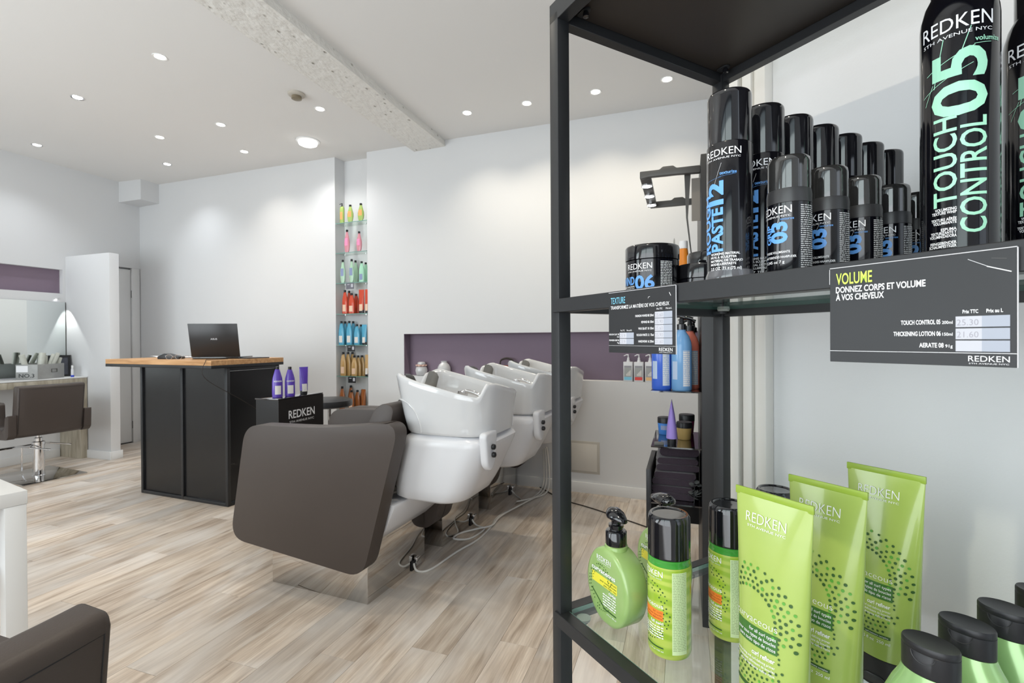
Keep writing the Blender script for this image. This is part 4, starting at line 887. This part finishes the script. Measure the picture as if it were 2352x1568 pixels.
# ---- price cards on the middle rail
def card(label, u0, w, z0, h):
    t = thing('price_card', label, 'price card', sp(u0, -.0045, z0), ASH, 'price cards on the middle rail')
    MB().box(0, w, -.0009, 0, 0, h).build('card', M_card, t, bevel=.0002, seg=1)
    MB().box(0, w, -.00095, -.00005, h, h+.0005).box(w, w+.0005, -.00095, -.00005, 0, h).build('worn_edge', M_edgewhite, t)
    return t
def cprint(F, t, nm='print'): return F.build(nm, [M_white, M_lime, M_cyan, M_paper, M_paper2, M_ink, M_rubber], lambda x, y, l: (x, -.0011-l, y), t, lift=.00006)
t = card('large black price card headed VOLUME on the middle rail', .3745, .0997, 1.232, .068)
F = Flat(); F.text('VOLUME', .0045, .056, .0080, .0232, 'L', .012, 1)
F.text('DONNEZ CORPS ET VOLUME', .0043, .0500, .0042, .0535, 'L', .022, 0); F.text('À VOS CHEVEUX', .0043, .0445, .0042, .0305, 'L', .022, 0)
F.text('Prix TTC', .0760, .0318, .0021, .0072, 'L', .02, 0); F.text('Prix au L', .0868, .0318, .0021, .0072, 'L', .02, 0)
for k, (n_, q) in enumerate((('TOUCH CONTROL 05 ', '200ml'), ('THICKENING LOTION 06 ', '150ml'), ('AERATE 08 ', '91g'))):
    y = .0235-.0073*k; F.rect(.0727, y, .0848, y+.0065, 3); F.rect(.0848, y, .0969, y+.0065, 4)
    wq = (.0052, .0050, .0036)[k]; wn = (.0218, .0262, .0135)[k]
    F.text(q, .0713, y+.0022, .0019, wq, 'R', .01, 0); F.text(n_.strip(), .0713-wq-.0008, y+.0022, .0028, wn-.001, 'R', .022, 0)
F.text('25.30', .0733, .0246, .0036, .0100, 'L', -.012, 5, 0); F.text('21.60', .0733, .0173, .0036, .0100, 'L', -.012, 5)
F.rect(0, .0078, .0997, .0081, 0); logo(F, .0877, .0030, .0034, .0182)
F.line(.0785, .0640, .0870, .0590, .00022, 0).line(.087, .0588, .0975, .0545, .0005, 0).line(.089, .0632, .0955, .0622, .00018, 6).line(.0, .0565, .0, .0675, .0003, 0)
cprint(F, t)
t = card('small black price card headed TEXTURE on the middle rail', .1285, .1005, 1.2335, .0690)
F = Flat(); F.text('TEXTURE', .0042, .0560, .0074, .0240, 'L', .0, 2); F.text('TRANSFORMEZ LA MATIÈRE DE VOS CHEVEUX', .0040, .0498, .0038, .0885, 'L', .008, 0)
F.text('Prix TTC', .0755, .0460, .0018, .0078, 'L', .01, 0); F.text('Prix au L', .0880, .0460, .0018, .0078, 'L', .01, 0); F.text('Prix TTC', .0205, .0245, .0016, .0068, 'L', .01, 0); F.text('Prix au KG', .0305, .0245, .0016, .0080, 'L', .01, 0)
for k, (n_, w_, pr) in enumerate((('FASHION WAVES 08 250ml', .0270, '25.60'), ('REWIND 06 150ml', .0180, '25.90'), ('WAX BLAST 10 150ml', .0225, '25.60'), ('ROUGH PASTE 12  75ml', .0250, '25.90'), ('HARDWEAR 16 250ml', .0225, '21.60'))):
    y = .0375-.0069*k; F.rect(.0727, y, .0848, y+.0064, 3); F.rect(.0848, y, .0963, y+.0064, 4); F.text(n_, .0712, y+.0020, .0024, w_, 'R', .015, 0); F.text(pr, .0735, y+.0012, .0038, .0102, 'L', -.012, 5)
for k, (n1_, n2_, pr) in enumerate((('ROUGH CLAY 20', '50ml', '25.9'), ('POWDER GRIP 03', '7g', '23.9'))):
    y = .0166-.0068*k; F.rect(.0188, y, .0300, y+.0062, 3); F.rect(.0300, y, .0417, y+.0062, 4); F.text(n1_, .0180, y+.0035, .0018, .0168, 'R', .015, 0); F.text(n2_, .0180, y+.0008, .0015, .0034, 'R', .01, 0); F.text(pr, .0195, y+.0010, .0038, .0085, 'L', -.012, 5)
F.rect(0, .0080, .1005, .0082, 0); logo(F, .0875, .0030, .0036, .0180)
F.line(.0635, .0600, .0660, .0606, .0004, 0).line(.0635, .0598, .0632, .0585, .0003, 0).line(.0925, .0628, .0945, .0592, .0006, 0)
cprint(F, t)

# ---- products on the middle glass shelf
ZM, ZB = 1.3047, .8712
G1, G2, G3 = 'tall hair spray cans in the back line', 'short powder bottles in the front line', 'large spray cans'
def spraycan(label, u, v, rz=0):
    t = thing('spray_can', label, 'spray can', sp(u, v, ZM), ASH+rz, G1); r = .0206
    MB().lathe([(r*.93,0),(r*1.08,.001),(r*1.08,.004),(r*1.0,.0085),(r,.0095)], 48).build('base_rim', mat('clear_smoke_plastic', (.10,.10,.11), .08, coat=1), t)
    MB().lathe([(r,.0095),(r,.1285),(r*.975,.1295)], 48).build('can_body', M_can, t)
    MB().lathe([(r*.96,.1298),(r*.965,.134),(r*.97,.1745),(r*.955,.1772),(r*.90,.1790),(.82*r,.1796),(0.3*r,.1798)], 48).build('cap', M_blackp, t)
    F = Flat(); logo(F, .006, .1165, .0068, .0350)
    F.text('texturize', .0043, .0985, .0030, .0150, 'L', .012, 1); F.line(-.0010, .0905, .006, .1095, .00018, 0).line(-.018, .0945, .0055, .0965, .00014, 1).line(.0040, .0968, .019, .0978, .00014, 1)
    F.text('ROUGH', -.0062, .0255, .0100, .0560, 'L', .035, 1, 90); F.text('PASTE', .0069, .0265, .0112, .0415, 'L', .035, 1, 90); F.text('12', .0069, .0705, .0150, .0225, 'L', .045, 1, 90)
    for k, w_ in enumerate(('WORKING MATERIAL', 'PÂTE À SCULPTER', 'MATERIAL DE TRABAJO', 'MODELLIERPASTE')): F.text(w_, -.0054, .0232-.0032*k, .0021, (.0275, .0245, .0300, .0240)[k], 'L', .02, 0)
    F.text('2.5 OZ  71 g (75 ml)', -.0054, .0092, .0026, .0290, 'L', .02, 0)
    F.build('lettering', [M_white, M_blue], on_cyl(r), t, step=.0022); return t
names = ['nearest','second','third','fourth','fifth','sixth','rearmost']
for i, v in enumerate((.031,.088,.139,.189,.239,.290,.339)): spraycan(['nearest tall black can, fully visible, with blue PASTE 12 lettering','second tall black can, half hidden by the nearest','third tall black can, only its cap above the first powder bottle','fourth tall black can of the line, cap between two powder bottles','fifth tall black can of the line, narrow strip of cap showing','sixth tall black can of the line, cap above the third powder bottle','rearmost tall black can, small cap above the fourth powder bottle'][i], .2635 if i == 0 else .2605, v, 0)
def powder(label, u, v):
    t = thing('powder_bottle', label, 'bottle', sp(u, v, ZM), ASH, G2); r = .0186
    MB().lathe([(r*.95,0),(r,.002),(r,.0665)], 48).build('bottle_body', M_can, t)
    MB().lathe([(r*1.004,.0668),(r*1.004,.0755),(r*.97,.0795)], 48).build('shoulder', M_ring, t)
    MB().lathe([(r*.955,.0797),(r*.96,.084),(r*.965,.104),(r*.93,.1082),(r*.84,.1098),(r*.2,.1102)], 48).build('cap', mat('smoked_gloss_cap', (.022,.022,.022), .06, spec=.7, coat=1), t)
    F = Flat(); logo(F, -.0045, .0570, .0068, .0335); F.text('texturize', .0030, .0508, .0022, .0110, 'L', .0, 1); F.line(-.001,.0455,.0035,.0555,.00018,0)
    F.text('03', .0080, .0300, .0132, .0195, 'L', .045, 1, 90); F.text('GRIP', -.0058, .0300, .0058, .0180, 'L', .03, 1, 90)
    F.text('POUDRE VOLUMISANTE', -.0127, .0212, .0020, .0235, 'L', .012, 0); F.text('MATTIERENDES HAARPUDER', -.0127, .0168, .0020, .0285, 'L', .012, 0); F.text('0.245 oz 7 g', -.0125, .0122, .0025, .0190, 'L', .012, 0)
    F.micro(.0195, .0625, .0340, 30, .0019, 2, 9)
    F.build('lettering', [M_white, M_blue, mat('grey_print', (.55,.55,.56), .5)], on_cyl(r), t, step=.0022); return t
for i, v in enumerate((.060,.1215,.183,.244,.303)): powder(['nearest short black powder bottle with blue 03 lettering','second short black powder bottle from the front','third short black powder bottle from the front','fourth short black powder bottle, before the big green-lettered can','rearmost short black powder bottle, touching the edge of the big can'][i], .3045+.004*(i/4), v)
def bigcan(label, u, v):
    t = thing('large_spray_can', label, 'spray can', sp(u, v, ZM), ASH, G3); r = .0275
    MB().lathe([(r*.95,0),(r,.0015),(r,.006),(r*.985,.0075),(r*.985,.222),(r*.965,.229),(r*.86,.241),(r*.72,.249)], 56).build('can_body', M_can, t)
    MB().lathe([(r*.70,.2495),(r*.70,.278),(r*.62,.284),(r*.2,.285)], 48).build('cap', M_blackp, t)
    F = Flat(); logo(F, .0065, .2075, .0120, .0520)
    F.text('volumize', .0190, .1935, .0042, .0200, 'L', .012, 1); F.line(.0185,.1912,.031,.1920,.0004,1)
    F.line(-.0085,.1620,-.0015,.2020,.0006,1).line(.0060,.1740,.0165,.2070,.0006,1).line(-.0165,.150,-.0095,.166,.0004,1).line(-.0150,.1760,.019,.1905,.0005,1).line(-.0190,.1580,.018,.1760,.0004,1)
    F.text('05', .0262, .1335, .0360, .0570, 'L', .022, 1, 90)
    F.text('TOUCH', .0070, .0575, .0160, .0770, 'L', .012, 1, 90); F.text('CONTROL', .0268, .0330, .0175, .0980, 'L', .012, 1, 90)
    for k, (w_, l_) in enumerate((('VOLUMIZING', .0150), ('TEXTURE WHIP', .0175), ('', 0), ('TEXTURE AÉRÉE', .0180), ('VOLUMISANTE', .0165), ('', 0), ('ESPUMA', .0105), ('TEXTURIZANTE Y', .0185), ('VOLUMINIZADORA', .0195), ('', 0), ('FEINGEBENDER', .0190), ('SCHAUMFESTIGER', .0200), ('', 0))):
        if w_: F.text(w_, .0072, .0540-.0029*k, .0024, l_, 'R', .025, 0)
    F.text('200 ml e', .0072, .0130, .0036, .0140, 'R', .02, 0)
    F.build('lettering', [M_white, M_mint], on_cyl(r*.985), t, step=.003); return t
bigcan('large black spray can with pale green CONTROL lettering, fully in view', .389, .176)
bigcan('second large black spray can, cut off by the right edge of the view', .4155, .284)
# jars
M_lid = mat('black_jar_lid', (.008,.008,.010), .10, spec=.6, coat=.6)
t = thing('jar', 'black jar with blue 06 lettering at the left end of the middle shelf', 'jar', sp(.056, .138, ZM), ASH+R(16))
r = .0372
MB().lathe([(r*.96,0),(r,.002),(r,.0545),(r*.97,.0555)], 56).build('jar_body', M_can, t); MB().lathe([(r*1.01,.0558),(r*1.015,.057),(r*1.015,.073),(r*.985,.0755),(r*.93,.0765),(.1*r,.077)], 56).build('lid', M_lid, t)
F = Flat(); logo(F, -.001, .0415, .0082, .0395); F.text('06', -.0060, .0140, .0180, .0280, 'L', .03, 1); F.text('REWIND', -.0068, .0205, .0110, .040, 'R', .03, 1)
for k, w_ in enumerate((.026,.030,.022)): F.text(('PLIABLE STYLING PASTE','PÂTE COIFFANTE MODELABLE','PASTA MOLDEADORA')[k], -.0070, .0165-.0032*k, .0021, w_, 'R', .015, 0)
F.micro(.030, .050, .048, 20, .0022, 0, 2)
F.build('lettering', [M_white, M_blue], on_cyl(r), t, step=.004)
for nm_, lab, u, v, H, rot in (('jar','low black jar behind the nearest tall can',.099,.195,.0480,0),('jar','taller black jar behind the low black jar',.052,.272,.0790,0)):
    t = thing(nm_, lab, 'jar', sp(u, v, ZM), ASH+rot, 'black jars at the back'); r = .0365
    MB().lathe([(r*.96,0),(r,.002),(r,H-.021),(r*.97,H-.020)], 48).build('jar_body', M_can, t); MB().lathe([(r*1.01,H-.0198),(r*1.015,H-.018),(r*1.015,H-.003),(r*.97,H)], 48).build('lid', M_lid, t)
    F = Flat(); logo(F, -.006, H-.033, .0065, .0280, sub=False); F.build('lettering', M_white, on_cyl(r), t, step=.004)

# ---- green products on the lower glass shelf
def green_mat(name, c1, c2, rough=.28, wave=True):
    m = bpy.data.materials.new(name); m.use_nodes = True; nt = m.node_tree; b = nt.nodes['Principled BSDF']; N = nt.nodes.new; L = nt.links.new
    tc = N('ShaderNodeTexCoord'); mp = N('ShaderNodeMapping'); mp.inputs['Scale'].default_value = (12, 12, 22); L(tc.outputs['Object'], mp.inputs[0])
    w = N('ShaderNodeTexWave') if wave else N('ShaderNodeTexNoise')
    if wave: w.bands_direction = 'Z'; w.inputs['Scale'].default_value = 1.1; w.inputs['Distortion'].default_value = 9; w.inputs['Detail'].default_value = 1.5; w.inputs['Detail Scale'].default_value = .7
    else: w.inputs['Scale'].default_value = 1.2
    L(mp.outputs[0], w.inputs['Vector']); r = N('ShaderNodeValToRGB'); e = r.color_ramp.elements; e[0].position = .2; e[0].color = (*c1, 1); e[1].position = .8; e[1].color = (*c2, 1)
    L(w.outputs['Fac'], r.inputs[0]); L(r.outputs[0], b.inputs['Base Color']); b.inputs['Roughness'].default_value = rough; b.inputs['Coat Weight'].default_value = .5; b.inputs['Coat Roughness'].default_value = .08
    b.inputs['Subsurface Weight'].default_value = 0; MATS[name] = m; return m
M_gcyl = green_mat('swirled_lime', (.30,.46,.035), (.45,.56,.09)); M_gtube = green_mat('lime_tube', (.33,.45,.095), (.39,.50,.12), .25, False)
M_gpearl = green_mat('pearly_green', (.26,.41,.13), (.31,.46,.16), .3, False); M_gneck = mat('deep_green_collar', (.05,.30,.04), .2, coat=.5)
M_gbot = mat('pearly_apple_green', (.30,.50,.20), .22, metal=.25, coat=.5)
def dots(F, cx, cy, mi, rad=((.021,.0010),(.0245,.0011),(.028,.0012),(.0315,.0010)), a0=0, a1=360, seed=1, skip=.12, ex=1.0, step_=11):
    rn = random.Random(seed)
    for k, (rr, dr) in enumerate(rad):
        a = a0+(step_/2 if k % 2 else 0)
        while a < a1:
            if rn.random() > skip: F.disc(cx+rr*cos(R(a)), cy+rr*ex*sin(R(a)), dr*rn.uniform(.75, 1.1), mi)
            a += step_*.021/rr*1.0
def pump_round(label, u, v, rz=0, flip=1):
    t = thing('pump_bottle', label, 'bottle', sp(u, v, ZB), ASH+rz, 'round green pump bottles')
    def outl(k, inset):   # disc clipped flat at the bottom
        pts = []; Rr = .0515-inset; 
        for i in range(72):
            a = 2*pi*i/72; x = .0440/.0515*Rr*sin(a); z = .0500-Rr*cos(a)
            z = max(z, inset*.9); pts.append((x, z))
        return pts
    rings = [[(x, y, z) for x, z in outl(0, i_)] for y, i_ in ((-.0175,.014),(-.0175,.0058),(-.0165,.0022),(-.0140,0),(.0140,0),(.0165,.0022),(.0175,.0058),(.0175,.014))]
    MB().loft(rings).build('bottle_body', M_gpearl, t, smooth=60)
    MB().lathe([(.0155,.0985),(.0150,.1035),(.0135,.1045)], 28).build('neck', M_gpearl, t)
    MB().lathe([(.0138,.1046),(.0140,.1060),(.0140,.1215),(.0125,.1235),(.0085,.1240),(.0085,.1275),(.0100,.1280),(.0100,.1310),(.0062,.1315),(.0062,.1380)], 32).build('collar', M_blackp, t)
    rg = []
    for q, hw, z_, h in ((-.014,.002,.1435,.004),(-.012,.008,.1425,.008),(-.004,.0125,.1415,.011),(.005,.0115,.1405,.010),(.013,.0075,.1395,.0065),(.0185,.004,.1385,.004)):
        rg.append([(flip*q*(1 if flip > 0 else 1.5), hw*cos(a), z_+h*(sin(a) if sin(a) > 0 else .45*sin(a))) for a in [2*pi*i/20 for i in range(20)]])
    MB().loft(rg).build('pump_head', M_blackp, t, smooth=70)
    F = Flat(); F.text('REDKEN', -.004, .0815, .0065, .0300, 'C', .0, 0); F.text('5TH AVENUE NYC', -.004, .0790, .0014, .029, 'C', .0, 0)
    dots(F, -.010, .046, 1, ((.019,.0008),(.0225,.0010),(.026,.0010)), 40, 400, 2, .25, 1.15)
    F.text('curvaceous', -.030, .0655, .0058, .0500, 'L', .02, 0); F.rect(-.030, .0490, .0235, .0620, 2)
    for k, w_ in enumerate(('for all curls', 'pour toutes boucles', 'para todo rizo')): F.text(w_, .0220, .0580-.0038*k, .0026, (.018,.034,.026)[k], 'R', .0, 1)
    F.text('ringlet', .0215, .0430, .0042, .0150, 'R', .02, 0); F.micro(-.006, .0390, .0215, 5, .0034, 0, 7); F.line(-.030,.0385,-.004,.0215,.0016,1); F.rect(-.006,.0195,.0215,.0212,1)
    F.text('6 fl oz 180 ml', .0215, .0150, .0022, .0190, 'R', .0, 0)
    F.build('lettering', [M_white, M_dkgreen, M_yellow], lambda x, y, l: (x, -.0176-l, y), t); return t
pump_round('nearest round green pump bottle at the left corner of the lower shelf', .072, .054, R(-3))
pump_round('second round green pump bottle half hidden behind the green can', .057, .158, R(-10), -1)
def gcyl(label, u, v, rz=0):
    t = thing('styling_can', label, 'bottle', sp(u, v, ZB), ASH+rz, 'green cylinders with dark clear caps'); r = .0255
    MB().lathe([(r*.86,0),(r*.95,.0012),(r,.005),(r,.105),(r*.99,.108)], 56).build('bottle_body', M_gcyl, t)
    MB().lathe([(r*.985,.1082),(r*.975,.1135),(r*.985,.1140),(r*.985,.1165),(r*.93,.1170)], 56).build('green_collar', M_gneck, t)
    MB().lathe([(r*.985,.1173),(r*.985,.1190),(r*.975,.1205),(r*.975,.1580),(r*.95,.1635),(r*.87,.1665),(r*.78,.1665),(r*.74,.1650),(.1*r,.1645)], 56).build('cap', M_blackp, t)
    F = Flat(); F.text('REDKEN', -.011, .0965, .0072, .0330, 'C', .0, 0); F.text('5TH AVENUE NYC', -.011, .0935, .0015, .031, 'C', .0, 0)
    dots(F, -.014, .055, 1, ((.0205,.0009),(.024,.0010),(.0275,.0010)), 20, 380, 5, .2, 1.25)
    F.text('curvaceous', -.034, .0600, .0052, .0400, 'L', .0, 0); F.rect(-.036, .0450, .0060, .0570, 2)
    for k, w_ in enumerate(('for curls', 'pour cheveux bouclés', 'para rizos definidos')): F.text(w_, .0045, .0535-.0034*k, .0022, (.012,.030,.028)[k], 'R', .0, 3)
    F.text('full swirl', .0060, .0405, .0035, .0170, 'R', .02, 0); F.micro(-.022, .0365, .0060, 5, .0030, 0, 4); F.rect(-.020, .0125, .0060, .0142, 1); F.text('5 fl oz 150 ml', .0060, .0085, .0020, .018, 'R', .0, 0)
    F.rect(.0160, .0080, .0345, .1040, 4); F.micro(.0170, .1020, .0335, 48, .0019, 5, 8)
    F.build('lettering', [M_white, M_dkgreen, M_orange, mat('brown_print', (.35,.10,.02), .5), mat('pale_lime_panel', (.62,.76,.42), .4), mat('olive_print', (.34,.44,.22), .5)], on_cyl(r), t, step=.003); return t
gcyl('nearest green cylinder bottle with a dark dome cap on the lower shelf', .148, .071, R(14)); gcyl('second green cylinder bottle beside the left green tube', .163, .164, R(2)); gcyl('rearmost green cylinder bottle, only its dark cap above the green tubes', .156, .272, 0)
def gtube(label, u, v, rz=0):
    t = thing('curl_tube', label, 'tube', sp(u, v, ZB), ASH+rz, 'large green tubes standing on black caps'); H, z0_ = .233, .0325
    def dims(q): # q 0..1 up the tube
        return lerp(.0315, .0375, q**1.3), .0225*(1-q**1.25)+.0012
    def pt(q, a):
        w, d = dims(q); e = 1-.55*q**4
        return (w*math.copysign(abs(cos(a))**e, cos(a)), d*sin(a), z0_+(H-z0_)*q)
    rings = [[pt(q, 2*pi*i/48) for i in range(48)] for q in (0,.02,.08,.16,.24,.32,.4,.48,.56,.64,.72,.79,.85,.9,.94,.97)]
    MB().loft(rings).build('tube_body', M_gtube, t, smooth=60)
    MB().box(-.0378, .0378, -.0013, .0013, H-.0076, H).build('crimp', mat('lime_crimp', (.28,.40,.05), .3), t, bevel=.0005)
    c = MB().lathe([(.0300,.0),(.0318,.0012),(.0322,.010),(.0322,.0318),(.0310,.0322)], 48, 1, .73).build('cap', M_blackm, t)
    MB().prism(rpoly([(-.013,.004),(.013,.004),(.009,.014),(-.009,.014)], .004, 4), -.0243, -.0225, 'XZ').build('thumb_tab', M_ring, c, bevel=.0008)
    def surf(x, y, l):
        q = min(1, max(0, (y-z0_)/(H-z0_))); w, d = dims(q); return (x, -d*math.sqrt(max(0, 1-min(.995, abs(x)/w)**2))-l*2.2-.0002, y)
    F = Flat(); F.text('REDKEN', -.004, .2030, .0095, .0400, 'C', -.012, 0); F.text('5TH AVENUE NYC', -.003, .1985, .0022, .038, 'C', .0, 0)
    rn = random.Random(8)
    for k in range(5):
        rr = .0245+.0042*k
        for a in range(-18, 130, 10): 
            aa = R(a+4.5*(k % 2)); x = -.014+rr*cos(aa)*1.06; y = .118+rr*sin(aa)*1.12
            if abs(x) < .030 and rn.random() > .06: F.disc(x, y, .00160*rn.uniform(.8,1.05), 1 if rn.random() > .3 else 3)
    for k in range(4):
        for j in range(11-k):
            x = -.027+.0046*j+.0023*(k % 2); F.disc(x, .0760-.0048*k-.00004*j+.0003*(j-4)**2*.6, .0012, 1 if rn.random() > .25 else 3)
    for k in range(6): F.disc(.0150+.0012*(k > 3), .0985-.0042*k+.012, .0010, 1)
    F.text('curvaceous', .0140, .1150, .0062, .0440, 'R', -.015, 0); F.rect(-.0290, .0955, .0145, .1120, 2)
    for k, w_ in enumerate(('for all curl types', 'pour tous types de boucles', 'para todo tipo de rizos')): F.text(w_, .0132, .1073-.0047*k, .0030, (.0260,.0400,.0375)[k], 'R', .004, 0)
    F.text('curl refiner', .0132, .0880, .0040, .0215, 'R', .02, 0)
    for k, w_ in enumerate(('moisturizing and curl-defining primer', 'soin hydratant définissant de boucles', 'primer hidratante define rizos')): F.text(w_, .0135, .0835-.0036*k, .0024, (.0400,.0410,.0350)[k], 'R', .0, 0)
    F.rect(-.0270, .0558, .0140, .0590, 1); F.text('curl memory complex', .0125, .0567, .0016, .0215, 'R', .0, 0); F.text('8.5 fl oz  250 ml', .0140, .0500, .0030, .0280, 'R', .0, 0)
    F.build('lettering', [M_white, M_dkgreen, M_greenband, mat('leaf_green_dots', (.10,.34,.04), .4)], surf, t, step=.003); return t
gtube('nearest large green tube, leftmost of the three', .297, .0455); gtube('middle large green tube of the three', .301, .127); gtube('rearmost large green tube, rightmost and fully above the black caps', .305, .2355)
def flat_bottle(label, u, v):
    t = thing('flip_cap_bottle', label, 'bottle', sp(u, v, ZB), ASH, 'green bottles with oval black flip caps'); b = MB()
    prof = [(.85,.80,0),(.95,.95,.003),(1,1,.012),(1,1,.075),(.97,.98,.090),(.86,.92,.105),(.72,.84,.116),(.60,.76,.1235),(.55,.72,.1275),(.53,.70,.1295)]
    b.loft([[(.0335*a*cos(q), .0185*d*sin(q), z) for q in [2*pi*i/48 for i in range(48)]] for a, d, z in prof]); b.build('bottle_body', M_gbot, t, smooth=60)
    c = MB().loft([[(.0178*k*cos(q), .0132*k*sin(q), z) for q in [2*pi*i/48 for i in range(48)]] for k, z in ((.99,.1300),(1,.1308),(1,.1462),(.975,.1466))]).build('cap', M_blackm, t)
    lid = MB().loft([[(.0178*k*cos(q), .0132*k*sin(q), z) for q in [2*pi*i/48 for i in range(48)]] for k, z in ((.985,.1468),(1,.1474),(1,.1502),(.96,.1516),(.75,.1509),(.3,.1503))]).build('lid', M_blackm, c)
    MB().tube([(.0075*cos(a), -.0134*math.sqrt(1-(.0075*cos(a)/.0178)**2), .1462+.0068*sin(a)) for a in [pi+pi*k/12 for k in range(13)]], .00035, 6).build('thumb_groove', M_ring, c)
    F = Flat(); logo(F, 0, .078, .0060, .0300); F.build('lettering', M_white, lambda x, y, l: (x, -.0185*math.sqrt(max(0, 1-(x/.0335)**2))-l-.0003, y), t, step=.003)
    return t
for i, (u, v) in enumerate(((.410,.061),(.413,.117),(.420,.173),(.427,.236))): flat_bottle(['nearest green bottle with dusty oval black flip cap, lower right','second green bottle with oval black flip cap','third green bottle with oval black flip cap','fourth green bottle, black flip cap cut by the right edge of the view'][i], u, v)
